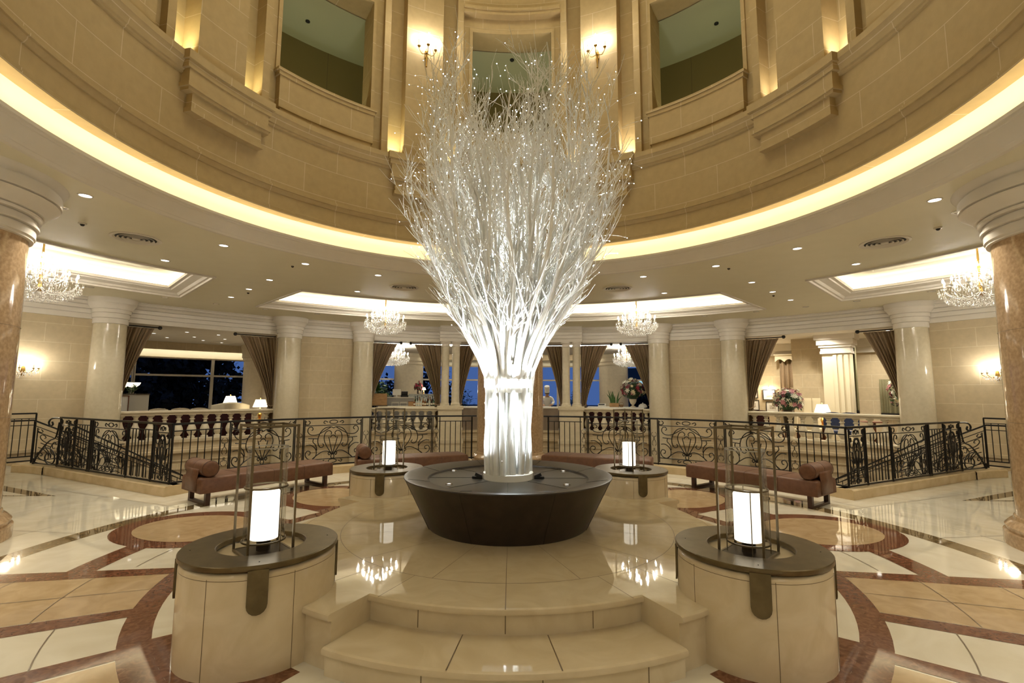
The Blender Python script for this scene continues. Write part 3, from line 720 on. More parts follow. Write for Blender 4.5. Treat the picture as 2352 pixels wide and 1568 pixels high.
def lantern(x, y, label):
    t = thing('candle_lantern', label, 'lantern', (x, y, 0.577), pi / 4, group='tall metal framed lanterns')
    h, a, q = .81, .135, .0065
    m = MB(); m.box(-a, -a, 0.0, a, a, 0.012)
    m.build('base_plate', M_DARKPLATE, t, smooth=0)
    for sx in (-1, 1):
        for sy in (-1, 1): m = MB(); m.box(sx * a - q, sy * a - q, 0, sx * a + q, sy * a + q, h); m.build('post', M_FRAME, t, smooth=0)
    m = MB()
    for z in (h - .008, .008):
        for s in (-1, 1): m.box(-a, s * a - q, z - q, a, s * a + q, z + q); m.box(s * a - q, -a, z - q, s * a + q, a, z + q)
    m.build('frame_rail', M_FRAME, t, smooth=0)
    m = MB(); m.lathe([(.122, .075), (.122, .66)], seg=48, cap=False); gl = m.build('glass_cylinder', M_GLASS, t)
    m = MB(); m.lathe([(.1225, .656), (.1235, .660), (.1225, .664), (.1205, .664), (.1205, .656), (.1225, .656)], seg=48, cap=False); m.build('polished_rim', M_RIM, gl)
    m = MB()
    for z in (.072, .405):
        m.lathe([(.1255, z), (.1315, z), (.1315, z + .010), (.1255, z + .010), (.1255, z)], seg=40, cap=False)
    for k in range(4): b = k * pi / 2 + .5; m.tube([(.1285 * cos(b), .1285 * math.sin(b), .012), (.1285 * cos(b), .1285 * math.sin(b), .41)], .003, 6)
    m.build('glass_holder', M_FRAME, t)
    m = MB(); m.lathe([(.083, .085), (.083, .375), (.080, .38), (.078, .375), (.078, .085), (.083, .085)], seg=36, cap=False); m.lathe([(0, .375), (.079, .375)], seg=36, cap=False); m.build('lamp_shade', M_SHADE, t)
    m = MB(); m.lathe([(.0, .012), (.042, .012), (.042, .078), (.08, .085), (0, .085)], seg=24); m.build('socket', M_DARKPLATE, t)
    return t


for sx in (-1, 1):
    for y, nm in ((-1.70, 'nearest the camera'), (1.50, 'behind the dark planter')):
        plinth(sx * 1.60, y, (R_(-65) if sx < 0 else R_(-110)) if y < 0 else R_(-86), 'round cream marble plinth with a bronze ring, %s of the steps, %s' % (SIDE[sx], nm) if y < 0 else 'round cream marble plinth with a bronze ring on the far %s of the dark planter' % SIDE[sx])
        lantern(sx * (1.565 if y < 0 else 1.575), y - (.055 if y < 0 else .02), ('lit candle lantern in a tall open frame on the near %s plinth' if y < 0 else 'lit candle lantern in a tall open frame on the far %s plinth') % SIDE[sx])

# ------------------------------------------------------------------ leather benches
def bench(th, roll, label):
    """local x runs along the bench (to larger bearings), y outwards; roll = -1 / +1 / 0 : which end carries the bolster"""
    x, y, _ = P(4.88, th, 0); t = thing('leather_bench', label, 'bench', (x, y, 0), facing(th), 'brown leather benches round the dais')
    L, W, z0, z1 = 1.03, .33, .175, .39
    prof = [(-W, z0), (-W, z1 - .03), (-W + .012, z1 - .008), (-W + .04, z1), (0, z1 + .006), (W - .04, z1), (W - .012, z1 - .008), (W, z1 - .03), (W, z0)]
    m = MB(); rows = [[(u, q * k, z0 + (z - z0) * k2) for q, z in prof] for u, k, k2 in ((-L, .97, .90), (-L + .012, .99, .97), (-L + .035, 1, 1), (L - .035, 1, 1), (L - .012, .99, .97), (L, .97, .90))]
    m.grid(rows, 0, None, True); m.poly(rows[0]); m.poly(rows[-1]); s = m.build('seat', M_LEATHER, t, smooth=50)
    m = MB()
    for f in (-.5, 0, .5): m.tube([(f, q * 1.001, z + .0008) for q, z in prof], .0028, 4)
    m.build('seam', M_LEGWOOD, s)
    for u in (-.915, .915):
        for sy in (-1, 1): m = MB(); m.box(u - .03, sy * .27 - .03, 0, u + .03, sy * .27 + .03, .18); m.build('leg', M_LEGWOOD, t, smooth=0)
        m = MB(); m.box(u - .03, -.24, 0, u + .03, .24, .035); m.build('stretcher', M_LEGWOOD, t, smooth=0)
    if roll:
        u = roll * (L - .125); R = .112; B = .31; mt = Matrix.Translation((u, 0, z1 + R + .002)) @ Matrix.Rotation(pi / 2, 4, 'X')
        pr = [(0, -B - .014), (R * .6, -B - .012), (R * .92, -B), (R, -B + .02), (R * 1.01, 0), (R, B - .02), (R * .92, B), (R * .6, B + .012), (0, B + .014)]
        m = MB(); m.grid([[tuple(mt @ Vector((rr * cos(2 * pi * i / 28), rr * math.sin(2 * pi * i / 28), z))) for i in range(28)] for rr, z in pr], 0, None, True); bo = m.build('bolster', M_LEATHER, t, smooth=50)
        m = MB()
        for z in (-B + .012, 0, B - .012): m.tube([tuple(mt @ Vector((R * 1.008 * cos(2 * pi * i / 28), R * 1.008 * math.sin(2 * pi * i / 28), z))) for i in range(29)], .003, 4)
        m.build('seam', M_LEGWOOD, bo)
        m = MB()                                       # leather flap that holds the bolster to the seat end
        flap = [(roll * L * 1.004, z0 + .02), (roll * L * 1.006, z1 - .02), (u + roll * (R + .006), z1 + R * .7), (u + roll * (R + .004), z1 + R)]
        m.grid([[(q, -.20, z) for q, z in flap], [(q, .20, z) for q, z in flap]]); f_ = m.build('flap', M_LEATHER, bo, smooth=60); f_.modifiers.new('thick', 'SOLIDIFY').thickness = .006
    return t


bench(-53.4, -1, 'brown leather bench with a bolster, near the left stair railing corner')
bench(-22.6, -1, 'brown leather bench with a bolster, half hidden behind the far left plinth and the planter')
bench(20.3, 0, 'brown leather bench half hidden behind the planter and the far right plinth')
bench(53.4, 1, 'brown leather bench with a bolster, near the right stair railing corner')

# ------------------------------------------------------------------ wrought iron railings
def scroll_paths():
    H = []
    H.append(cr([(.0, .19), (.13, .30), (.27, .47), (.31, .60), (.25, .71), (.14, .745), (.06, .70), (.08, .65)], 5))                 # heart lobe
    H.append([(0, .20), (.08, .40), (.15, .60), (.09, .585), (.05, .63), (0, .64)])                                                   # inner shield
    H.append(cr([(.0, .80), (.10, .83), (.30, .80), (.46, .68), (.52, .52), (.46, .39), (.36, .37), (.31, .42), (.36, .45)], 5))        # arch with curl
    H.append(cr([(.10, .82), (.30, .74), (.52, .665), (.74, .66), (.86, .73), (.84, .82), (.74, .84), (.69, .79), (.74, .76)], 5))      # top S scroll
    H.append([(.50, .565), (.84, .585)]); H.append(cr([(.66, .575), (.68, .50), (.58, .42), (.54, .30)], 4))                          # tick and step
    H.append(cr([(.90, .43), (.74, .43), (.58, .33), (.56, .20), (.68, .11), (.84, .13), (.92, .22), (.86, .30), (.76, .28), (.77, .22), (.82, .22)], 5))  # bottom C scroll
    H.append(cr([(.03, .19), (.16, .27), (.34, .27), (.52, .20), (.68, .115)], 5)); H.append(cr([(.03, .19), (.10, .25), (.15, .22), (.11, .18), (.08, .21)], 4))
    H.append(cr([(.0, .09), (.05, .13), (.05, .17), (.0, .22)], 4))
    H.append(cr([(.20, .94), (.30, .97), (.34, .93), (.28, .91)], 4)); H.append(cr([(.20, .05), (.30, .02), (.33, .06), (.27, .07)], 4))
    H.append(cr([(.86, .985), (.80, .95), (.84, .90), (.94, .90), (.96, .95), (.91, .97)], 4))
    H.append([(0, .87), (.97, .87)]); H.append([(0, .10), (.97, .10)])
    full = []
    for p in H: full.append(p); full.append([(-u, v) for u, v in p])
    for c in (.945, .045): full.append([(.14 * cos(2 * pi * i / 16), c + .042 * math.sin(2 * pi * i / 16)) for i in range(17)])
    full.append([(-.97, 0), (-.97, 1)]); full.append([(.97, 0), (.97, 1)])
    return full


SCROLLS = scroll_paths()


def scroll_panel(mp, s0, s1, z0, z1, parent, r=.0088):
    m = MB(); c, h = (s0 + s1) / 2, (s1 - s0) / 2
    for p in SCROLLS: m.tube([mp(c + h * u, z0 + (z1 - z0) * v) for u, v in p], r * (1.25 if abs(p[0][0]) > .96 and abs(p[-1][0]) > .96 and len(p) == 2 else 1), 5)
    return m.build('scroll_panel', M_IRON, parent, smooth=60)


def pair_ornament(mp, s, z0, z1, parent, gap):
    """two slim posts with small S scrolls between them"""
    for d in (-gap, gap):
        m = MB(); m.tube([mp(s + d, z0 - .05), mp(s + d, z1 + .05)], .011, 6); m.build('post', M_IRON, parent)
    m = MB()
    for e in (-1, 1):
        zc = (z0 + z1) / 2 - .02; g = gap * .8
        m.tube([mp(s + e * u * g / .3, zc + v) for u, v in cr([(.12, .20), (.25, .17), (.20, .12), (.06, .12), (.02, .06), (.14, .02), (.20, -.04), (.10, -.07)], 4)], .005, 4)
        m.tube([mp(s - e * u * g / .3, zc - .12 - v) for u, v in cr([(.12, .14), (.25, .11), (.20, .06), (.06, .06), (.04, .0)], 4)], .005, 4)
    m.build('scroll_ornament', M_IRON, parent)


def bars(mp, s0, s1, n, z0, z1, parent):
    for i in range(n):
        s = s0 + (s1 - s0) * (i + 1) / (n + 1); m = MB(); m.tube([mp(s, z0), mp(s, z1)], .0085, 5); m.build('baluster', M_IRON, parent)


def rail_run(mp, ss, z, name, parent, w=.03, h=.016, top=True):
    """a flat bar swept along the run"""
    rows = []
    for s in ss:
        a = Vector(mp(s, z)); e = (Vector(mp(s + 1e-3, z)) - Vector(mp(s - 1e-3, z))); n = Vector((e.y, -e.x, 0)).normalized() * w
        rows.append([tuple(a + n - Vector((0, 0, h))), tuple(a + n * .8 + Vector((0, 0, h))), tuple(a - n * .8 + Vector((0, 0, h))), tuple(a - n - Vector((0, 0, h)))])
    m = MB(); m.grid(rows, 0, None, True); m.poly(rows[0]); m.poly(rows[-1]); return m.build(name, M_IRON, parent, smooth=40)


RR, RT, RB = 5.95, 1.075, 0.20
def balcony(sg):
    mp = lambda s, z: P(RR, sg * s, z)
    t = thing('balcony_railing', 'curved wrought iron scroll railing behind the benches, %s of the central brown column' % SIDE[sg], 'railing', (0, 0, 0), 0, 'curved balcony railings')
    rail_run(mp, [7.2 + (EDGE - 7.2) * i / 60 for i in range(61)], RT, 'handrail', t)
    rail_run(mp, [7.6 + (EDGE - 7.6) * i / 60 for i in range(61)], RB - .03, 'bottom_rail', t, .014, .012)
    for a in (15.7, 30.0, 42.5, 54.9): pair_ornament(mp, a, RB, RT - .04, t, .72)
    for a, b in ((16.5, 29.2), (30.8, 41.7), (43.3, 54.1)): scroll_panel(mp, a, b, RB, RT - .03, t)
    for a, b, n in ((8.4, 14.9, 5), (55.7, 62.3, 5)):
        bars(mp, a, b, n, RB, .965, t); rail_run(mp, [a - .4 + (b - a + .8) * i / 8 for i in range(9)], .965, 'middle_rail', t, .008, .008)
    for a in (8.2, EDGE): m = MB(); m.tube([mp(a, .14), mp(a, RT)], .018, 6); m.build('post', M_IRON, t)
    return t


def curb(sg):
    m = MB(); m.sweep([(5.82, 0.0), (5.82, .135), (5.835, .15), (6.05, .15), (6.065, .135), (6.065, -.3)], sg * 8.6, sg * EDGE, 40, 0, True)
    d = Vector(P(1, sg * EDGE, 0)); n = Vector((d.y, -d.x, 0)) * sg
    pts = lambda r, o, z: tuple(d * r + n * o + Vector((0, 0, z)))
    for a, b in ((5.80, 9.9),):
        rows = [[pts(r, .0 - .12, -.25), pts(r, -.12, .15), pts(r, .12, .15), pts(r, .14, .135), pts(r, .14, 0)] for r in (a, b)]
        m.grid(rows); m.poly(rows[0]); m.poly(rows[1])
    c = Vector(P(9.9, sg * EDGE, 0)); k = 10
    ring0, ring1 = [], []
    path = [(9.9 + .9 * f, .15 * f * f + .02) for f in [i / 8 for i in range(9)]]
    rows = [[pts(r, o - .14, 0), pts(r, o - .14, .13), pts(r, o - .12, .15), pts(r, o + .12, .15), pts(r, o + .14, .13), pts(r, o + .14, 0)] for r, o in path]
    m.grid(rows); m.poly(rows[-1])
    o = m.build('curb', M_CURB, smooth=30); tag(o, 'low cream marble curb under the %s iron railings' % SIDE[sg], 'curb')


def side_rail(sg):
    mp = lambda s, z: P(s, sg * EDGE, z)
    t = thing('stair_railing', 'straight wrought iron scroll railing along the head of the %s stair' % SIDE[sg], 'railing', (0, 0, 0), 0, 'straight stair head railings')
    rail_run(mp, [5.95, 7.8, 9.75], RT, 'handrail', t); rail_run(mp, [5.95, 7.8, 9.75], RB - .03, 'bottom_rail', t, .014, .012)
    for a, b in ((6.02, 6.44), (7.28, 8.44), (9.16, 9.72)): scroll_panel(mp, a, b, RB, RT - .03, t, .0085)
    for a, b, n in ((6.55, 7.22, 6), (8.60, 9.08, 4)): bars(mp, a, b, n, RB, .965, t); rail_run(mp, [a - .05, b + .05], .965, 'middle_rail', t, .008, .008)
    for a in (6.49, 7.25, 8.49, 8.57, 9.12, 9.75): m = MB(); m.tube([mp(a, .15), mp(a, RT)], .017, 6); m.build('post', M_IRON, t)
    d = Vector(P(1, sg * EDGE, 0)); n = Vector((d.y, -d.x, 0)) * sg
    f = lambda u, z: tuple(d * (9.75 + u) + n * (.12 * u * u) + Vector((0, 0, z)))
    m = MB()                                            # sweeping scroll that ends the railing
    for p, r in ((cr([(0, 1.05), (.18, 1.06), (.36, 1.04), (.44, .97), (.38, .90), (.30, .93), (.33, .98)], 6), .016),
                 (cr([(.06, .98), (.10, .80), (.16, .68), (.34, .62), (.52, .50), (.68, .34), (.80, .16)], 6), .014),
                 (cr([(.10, .55), (.16, .60), (.24, .56), (.22, .48), (.14, .49)], 6), .008),
                 (cr([(.78, .16), (.70, .30), (.52, .46), (.30, .46), (.14, .36), (.12, .24), (.24, .17), (.40, .20), (.46, .30), (.38, .38), (.28, .36), (.27, .29)], 6), .012),
                 ([(0, .17), (.82, .17)], .012), ([(0, .30), (.15, .30)], .008), ([(.80, .12), (.79, .26)], .02)): m.tube([f(u, z) for u, z in p], r, 6)
    m.build('end_scroll', M_IRON, t, smooth=60)
    return t


DROP = 0.106
def stair(sg):
    m = MB(); n = 16; a0 = 61.5
    for i in range(n):
        a = a0 - i * 1.6; z = -i * .163 if i else 0
        m.arc(9.92, 11.45, *(sorted((sg * a, sg * (a - 1.68)))), ZL, z - .163, 0, 2)
    m.arc(9.92, 13.0, *(sorted((sg * (a0 + 1.3), sg * a0))), -.35, -.002, 0, 2)
    o = m.build('staircase', M_CURB, smooth=0); tag(o, 'curved marble stair going down behind the %s railing' % SIDE[sg], 'staircase')
    for R0, nm, k in ((9.86, 'inner', 0), (11.48, 'outer', 1)):
        t = thing('stair_railing', 'iron railing sloping down the %s side of the %s stair' % (nm, SIDE[sg]), 'railing', (0, 0, 0), 0, 'sloping stair railings')
        zz = lambda s: -DROP * (61.8 - s) if s < 61.8 else 0
        mp = lambda s, z, R0=R0: P(R0, sg * s, z + zz(s) - .04)
        ss = [61.8 - (26.2 * i / 30) for i in range(31)]
        if k: ss = [66.0, 64.5] + ss
        rail_run(mp, ss, 1.0, 'handrail', t); rail_run(mp, ss, .16, 'bottom_rail', t, .014, .012); rail_run(mp, ss, .90, 'middle_rail', t, .008, .008)
        for a in (61.7, 56.0, 49.5, 43.0, 36.2): m = MB(); m.tube([mp(a, 0), mp(a, 1.0)], .016, 6); m.build('post', M_IRON, t)
        for a, b in ((56.2, 61.5), (43.2, 49.3)): scroll_panel(mp, a, b, .18, .88, t)
        bars(mp, 49.6, 55.9, 9, .17, .9, t); bars(mp, 36.4, 42.9, 9, .17, .9, t)


for sg in (-1, 1): balcony(sg); curb(sg); side_rail(sg); stair(sg)


def landing_rail(sg):
    mp = lambda s, z: P(11.9, sg * s, z)
    t = thing('landing_railing', 'short iron railing on the landing by the wall, beyond the %s stair' % SIDE[sg], 'railing', (0, 0, 0), 0, 'landing railings')
    ss = [61.0 + .5 * i for i in range(13)]
    rail_run(mp, ss, 1.09, 'handrail', t); rail_run(mp, ss, .17, 'bottom_rail', t, .014, .012)
    scroll_panel(mp, 64.0, 67.0, .19, 1.06, t); bars(mp, 61.0, 63.8, 4, .17, .98, t); rail_run(mp, [61, 62.4, 63.8], .98, 'middle_rail', t, .008, .008)
    for a in (61.0, 63.9, 67.0): m = MB(); m.tube([mp(a, 0), mp(a, 1.09)], .016, 6); m.build('post', M_IRON, t)


landing_rail(-1); landing_rail(1)

# ------------------------------------------------------------------ stone balustrades
BALP = [(.075, .0), (.075, .05), (.045, .07), (.05, .10), (.085, .17), (.095, .24), (.085, .31), (.050, .42), (.036, .50), (.034, .54), (.055, .555), (.055, .575), (.036, .59), (.042, .63), (.05, .655), (.07, .67), (.07, .70)]
bal_me = None


def balustrade(a, b, n, label, back=None):
    global bal_me
    t = thing('stone_balustrade', label, 'balustrade', (0, 0, 0), 0, 'stone balustrades under the curtained openings')
    m = MB(); m.sweep([(12.90, .98), (12.885, .995), (12.885, 1.03), (12.90, 1.045), (13.20, 1.045), (13.21, 1.03), (13.21, .98), (13.16, .965), (13.16, .92), (12.94, .92), (12.94, .965), (12.90, .98)], a, b, 12); m.build('top_rail', M_BALUS, t, smooth=30)
    m = MB(); m.arc(12.93, 13.17, a, b, .22, .25, 0, 10); m.build('base_rail', M_BALUS, t, smooth=0)
    sc = (.92 - .25) / .70
    for i in range(n):
        q = a + (b - a) * (i + .5) / n; x, y, _ = P(13.05, q, 0)
        if bal_me is None:
            m = MB(); m.lathe([(r * 1.28, z * sc) for r, z in BALP], seg=20); o = m.build('baluster', M_BALUS, t, smooth=35); bal_me = o.data
        else:
            o = bpy.data.objects.new('baluster', bal_me); COL.objects.link(o); o.parent = t
        o.location = (x, y, .25)
    return t


balustrade(-53.0, -35.6, 12, 'cream stone balustrade in front of the dark windows on the far left')
balustrade(-22.0, -11.7, 8, 'cream stone balustrade below the bar bottles, left of the branch display')
balustrade(11.7, 22.0, 8, 'cream stone balustrade below the vase of flowers, right of the branch display')
balustrade(35.6, 53.0, 12, 'cream stone balustrade in front of the table lamp on the far right')

# ------------------------------------------------------------------ curtains with their rods
def curtain(edge, w_top, w_bot, dirn, label, r=13.28, ztop=3.34, zbot=1.12, folds=9):
    """edge: bearing of the post it is tied to; dirn: +1 when the cloth spreads to larger bearings"""
    t = thing('curtain', label, 'curtain', (0, 0, 0), 0, 'brown curtains in the openings')
    nz, nu = 26, folds * 8; rows = []
    for j in range(nz + 1):
        f = j / nz; z = ztop + (zbot - ztop) * f; wd = w_bot + (w_top - w_bot) * (1 - f) ** 1.35 if f < 1 else w_bot
        rows.append([]); amp = .045 * (.75 + .5 * f)
        for i in range(nu + 1):
            u = i / nu; th = edge + dirn * math.degrees(wd / r) * (u ** (1 + .25 * f)); rr = r + amp * math.sin(u * folds * 2 * pi + .6 * math.sin(u * 17)) * (1 if j else .6) + .02 * math.sin(u * 31 + f * 3)
            rows[-1].append(P(rr, th, z + .015 * math.sin(u * 9) * (j > 0)))
    rows.append([P(r + .05 * math.sin(i / nu * folds * 2 * pi), edge + dirn * math.degrees(w_bot / r) * (i / nu) * 1.25, .95 + .01 * math.sin(i)) for i in range(nu + 1)])
    rows.append([P(r + .06 * math.sin(i / nu * folds * 2 * pi), edge + dirn * math.degrees(w_bot / r) * (i / nu) * 1.7, .30) for i in range(nu + 1)])
    m = MB(); m.grid(rows); c = m.build('cloth', M_CURT, t, smooth=80)
    md = c.modifiers.new('thick', 'SOLIDIFY'); md.thickness = .006
    m = MB(); n = 12; L = w_top + .10
    m.tube([P(r, edge + dirn * math.degrees(L * i / n / r), ztop + .035) for i in range(n + 1)], .018, 8); m.build('rod', M_BLACK, t)
    m = MB(); m.ball(P(r, edge + dirn * math.degrees((L + .04) / r), ztop + .035), .055, nu=14, nv=10); m.build('finial', M_BLACK, t)
    m = MB(); m.tube([P(r - .07, edge - dirn * .1, zbot + .06), P(r - .09, edge + dirn * math.degrees(w_bot * .5 / r), zbot - .0), P(r - .07, edge + dirn * math.degrees(w_bot * 1.15 / r), zbot + .05), P(r + .09, edge + dirn * math.degrees(w_bot * .6 / r), zbot + .06)], .02, 6); m.build('tieback', M_CURT, t)
    return t


curtain(-53.2, .85, .20, 1, 'brown curtain at the left end of the far left opening, cut diagonally to the column')
curtain(-35.3, 1.08, .18, -1, 'brown curtain at the right end of the far left opening, beside the table lamp')
curtain(-22.2, .92, .08, 1, 'brown curtain at the left end of the bar opening, in front of the inner chandelier')
curtain(-11.3, .98, .18, -1, 'brown curtain left of the left twin columns, above the bottles')
curtain(-8.6, .72, .15, 1, 'brown curtain right of the left twin columns, beside the central brown column', folds=7)
curtain(8.6, .72, .15, -1, 'brown curtain left of the right twin columns, above the chef', folds=7)
curtain(11.3, .98, .18, 1, 'brown curtain right of the right twin columns, above the snake plant')
curtain(22.2, .92, .10, -1, 'brown curtain behind the vase of flowers, at the right end of its opening')
curtain(35.3, 1.0, .18, 1, 'brown curtain at the left end of the far right opening, beside the framed pictures')
curtain(53.2, .95, .2, -1, 'brown curtain at the right end of the far right opening, over the hanging blossoms')

# ------------------------------------------------------------------ chandeliers
CANDLE = []


def candle(parent, loc, sc=1.0):
    """a candle sleeve with its glowing bulb, shared meshes"""
    if not CANDLE:
        m = MB(); m.lathe([(.011, 0), (.011, .085)], seg=10); o = m.build('candle', M_CREAMUP, parent)
        m = MB(); m.lathe([(.009, .085), (.019, .11), (.017, .13), (.0, .17)], seg=8); f = m.build('candle_bulb', M_FLAME, o); CANDLE.extend([o.data, f.data])
    else:
        o = bpy.data.objects.new('candle', CANDLE[0]); COL.objects.link(o); o.parent = parent
        f = bpy.data.objects.new('candle_bulb', CANDLE[1]); COL.objects.link(f); f.parent = o
    o.location = loc; o.scale = (sc, sc, sc)


def make_chandelier(label, loc):
    t = thing('crystal_chandelier', label, 'chandelier', loc, 0, 'crystal chandeliers'); rn = random.Random(11)
    m = MB(); m.lathe([(0, .12), (.03, .13), (.05, .17), (.03, .21), (.02, .30), (.035, .36), (.02, .42), (.015, .60), (.03, .64), (.02, .70), (.012, 1.16)], seg=14)
    m.lathe([(.0, 1.13), (.07, 1.14), (.09, 1.17), (.09, 1.185)], seg=18); m.build('stem', M_ANTGOLD, t)
    for tier, (n, R, z, ph) in enumerate(((12, .52, .30, 0), (8, .34, .48, .2), (5, .17, .62, .5))):
        m = MB()
        for k in range(n):
            a = 2 * pi * k / n + ph; ca, sa = cos(a), math.sin(a)
            pts = cr([(.03, z - .10), (R * .4, z - .19), (R * .8, z - .13), (R, z - .02), (R, z + .02)], 4)
            m.tube([(q * ca, q * sa, h) for q, h in pts], .008, 5); m.lathe([(.012, z + .01), (.038, z + .03), (.040, z + .038), (.0, z + .038)], (R * ca, R * sa, 0), 10)
            candle(t, (R * ca, R * sa, z + .035))
        m.build('arm_ring', M_CRYSTAL, t)
    m = MB()
    for R, z, n in ((.58, .25, 46), (.57, .19, 46), (.54, .13, 44), (.49, .09, 40), (.44, .05, 36), (.38, .02, 32), (.31, .0, 26), (.24, -.015, 20), (.16, -.03, 14), (.08, -.04, 7), (.40, .40, 28), (.38, .33, 26), (.30, .28, 22), (.22, .54, 16), (.20, .47, 14), (.10, .68, 10), (.06, .8, 6)):
        for k in range(n):
            a = 2 * pi * (k + rn.random() * .4) / n; r = R + rn.uniform(-.02, .02); zz = z + rn.uniform(-.03, .03)
            m.octa((r * cos(a), r * math.sin(a), zz), .012, .030); m.octa((r * cos(a), r * math.sin(a), zz + .045), .009)
    for R, z in ((.52, .26), (.34, .44), (.17, .60)):
        for k in range(24):
            a = 2 * pi * k / 24
            for f in (.1, .25, .4, .55, .7, .85): m.octa((R * (1 - f * .75) * cos(a), R * (1 - f * .75) * math.sin(a), z - .06 - .16 * math.sin(pi * f) + .1 * f), .010)
    tag(m.build('crystal_drops', M_CRYSTAL, t, smooth=0, weld=False), kind='stuff')
    return t


ch = make_chandelier('large crystal chandelier hanging from the centre coffer, left of the white branches', P(9.4, -22.4, 3.27))
dup(ch, loc=P(9.4, 22.4, 3.27), label='large crystal chandelier hanging from the centre coffer, right of the white branches')
dup(ch, loc=P(9.4, -66.6, 3.27), label='large crystal chandelier by the far left brown column, partly hidden by it')
dup(ch, loc=P(9.4, 66.6, 3.27), label='large crystal chandelier by the far right brown column, partly hidden by it')
for b_ in (-157, -112, 112, 157): dup(ch, loc=P(9.4, b_, 3.27), label='large crystal chandelier hanging behind the camera')
dup(ch, loc=(-4.85, 15.3, 2.74), label='crystal chandelier inside the room behind the bar, left of the branch display')
dup(ch, loc=(4.85, 15.3, 2.74), label='crystal chandelier inside the room behind the vase of flowers')


def wall_sconce(th, z, label):
    x, y, _ = P(12.98, th, z); t = thing('crystal_sconce', label, 'wall lamp', (x, y, z), facing(th), 'crystal wall lamps'); rn = random.Random(5)
    m = MB(); m.lathe([(0, -.16), (.03, -.15), (.045, -.05), (.03, .06), (0, .08)], (0, -.03, 0), 12); m.build('wall_plate', M_ANTGOLD, t)
    m = MB()
    for dx, dy in ((-.24, -.12), (-.12, -.22), (.12, -.22), (.24, -.12)):
        m.tube(cr([(0, -.04, -.02), (dx * .5, dy * .6, -.09), (dx, dy, -.02), (dx, dy, .02)], 5), .007, 5); m.lathe([(.01, .01), (.03, .03), (0, .035)], (dx, dy, 0), 10); candle(t, (dx, dy, .03))
    m.build('arms', M_ANTGOLD, t)
    m = MB()
    for _ in range(90): a = rn.uniform(0, pi); q = rn.uniform(.05, .27); zz = -.06 - .16 * rn.random() * (1.1 - q / .3); m.octa((q * cos(a), -.02 - q * math.sin(a) * .9, zz), .009, .02)
    tag(m.build('crystal_drops', M_CRYSTAL, t, smooth=0, weld=False), kind='stuff')
    light('sconce_light', 'POINT', (0, -.22, .22), L_SCONCE, NEUT, t, .08)


wall_sconce(-61.0, 2.08, 'lit crystal wall lamp on the stone wall, left of the far left cream column')
wall_sconce(61.0, 2.08, 'lit crystal wall lamp on the stone wall, right of the far right cream column')


def upper_sconce(th, label):
    x, y, _ = P(4.69, th, 8.55); t = thing('candle_sconce', label, 'wall lamp', (x, y, 8.55), facing(th), 'gilded candle wall lamps on the upper storey')
    m = MB(); m.lathe([(0, -.34), (.018, -.32), (.012, -.24), (.024, -.16), (.014, -.05), (.03, .0), (.018, .05), (.0, .09)], (0, -.05, 0), 12); m.box(-.03, -.05, -.12, .03, 0, .02); m.build('stem', M_ANTGOLD, t)
    m = MB()
    for dx, dy, dz in ((-.17, -.12, .02), (0, -.20, .04), (.17, -.12, .02)):
        m.tube(cr([(0, -.05, -.02), (dx * .6, dy * .8, -.09), (dx, dy, -.03 + dz), (dx, dy, dz)], 5), .008, 5); m.lathe([(.008, dz - .02), (.035, dz + .02), (.02, dz + .05), (.0, dz + .06)], (dx, dy, 0), 10)
        candle(t, (dx, dy, dz + .05), 1.4)
    m.build('arms', M_ANTGOLD, t)
    light('sconce_light', 'POINT', (0, -.30, .24), L_SCONCE * 2.2, NEUT, t, .10)


upper_sconce(-22.2, 'gilded three-candle wall lamp on the upper pilaster left of the branch tips')
upper_sconce(22.2, 'gilded three-candle wall lamp on the upper pilaster right of the branch tips')

# uplights hidden on the ledge in the recesses beside the pilasters
for k in range(8):
    c = 22.5 + 45 * k
    for s_ in (-1, 1):
        th = c + s_ * 6.4; vis = abs((c + 180) % 360 - 180) < 80
        x, y, _ = P(4.86, th, 6.155); sd = 'left' if ((c + 180) % 360 - 180) < 0 else 'right'
        near = abs((c + 180) % 360 - 180) < 45
        t = thing('ledge_uplight', 'small uplight on the stone ledge in the recess %s of the %s %s pilaster' % ('left' if s_ < 0 else 'right', 'inner' if near else 'outer' if vis else 'rear outer' if abs((c + 180) % 360 - 180) < 130 else 'rear inner', sd), 'uplight', (x, y, 6.152), facing(th), 'uplights on the upper ledge')
        m = MB(); m.box(-.06, -.035, 0, .06, .035, .035); m.build('body', M_DARKPLATE, t, smooth=0)
        col = (1.0, .92, .55) if sd == 'left' else (1.0, .92, .72)
        light('ledge_beam', 'SPOT', (0, 0, .06), L_NICHE * (2.0 if (s_ < 0) == (sd == 'left') else 1.3), col, t, .03, (0, .06, 2.5), 80, 1.0)

# ------------------------------------------------------------------ recessed lights, diffusers and detectors in the ceiling
DL0 = None


def downlight(r, th, label, power=0.0, lit=True, z=ZC, rad=.062, ang=95, col=(1.0, .92, .76)):
    x, y, _ = P(r, th, 0)
    t = thing('downlight', label, 'downlight', (x, y, z), 0, 'recessed ceiling downlights')
    m = MB(); m.lathe([(rad, -.001), (rad * 1.02, -.008), (rad * 1.25, -.008), (rad * 1.28, -.001)], seg=24, cap=False); m.build('trim_ring', M_CHROME, t)
    m = MB(); m.lathe([(0, -.003), (rad, -.003)], seg=20, cap=False); m.build('lens', M_DOWN if lit else M_DOWNDIM, t, smooth=0)
    if power: light('downlight_beam', 'SPOT', (0, 0, -.03), power, col, t, .05, (0, 0, -3), ang, .8)


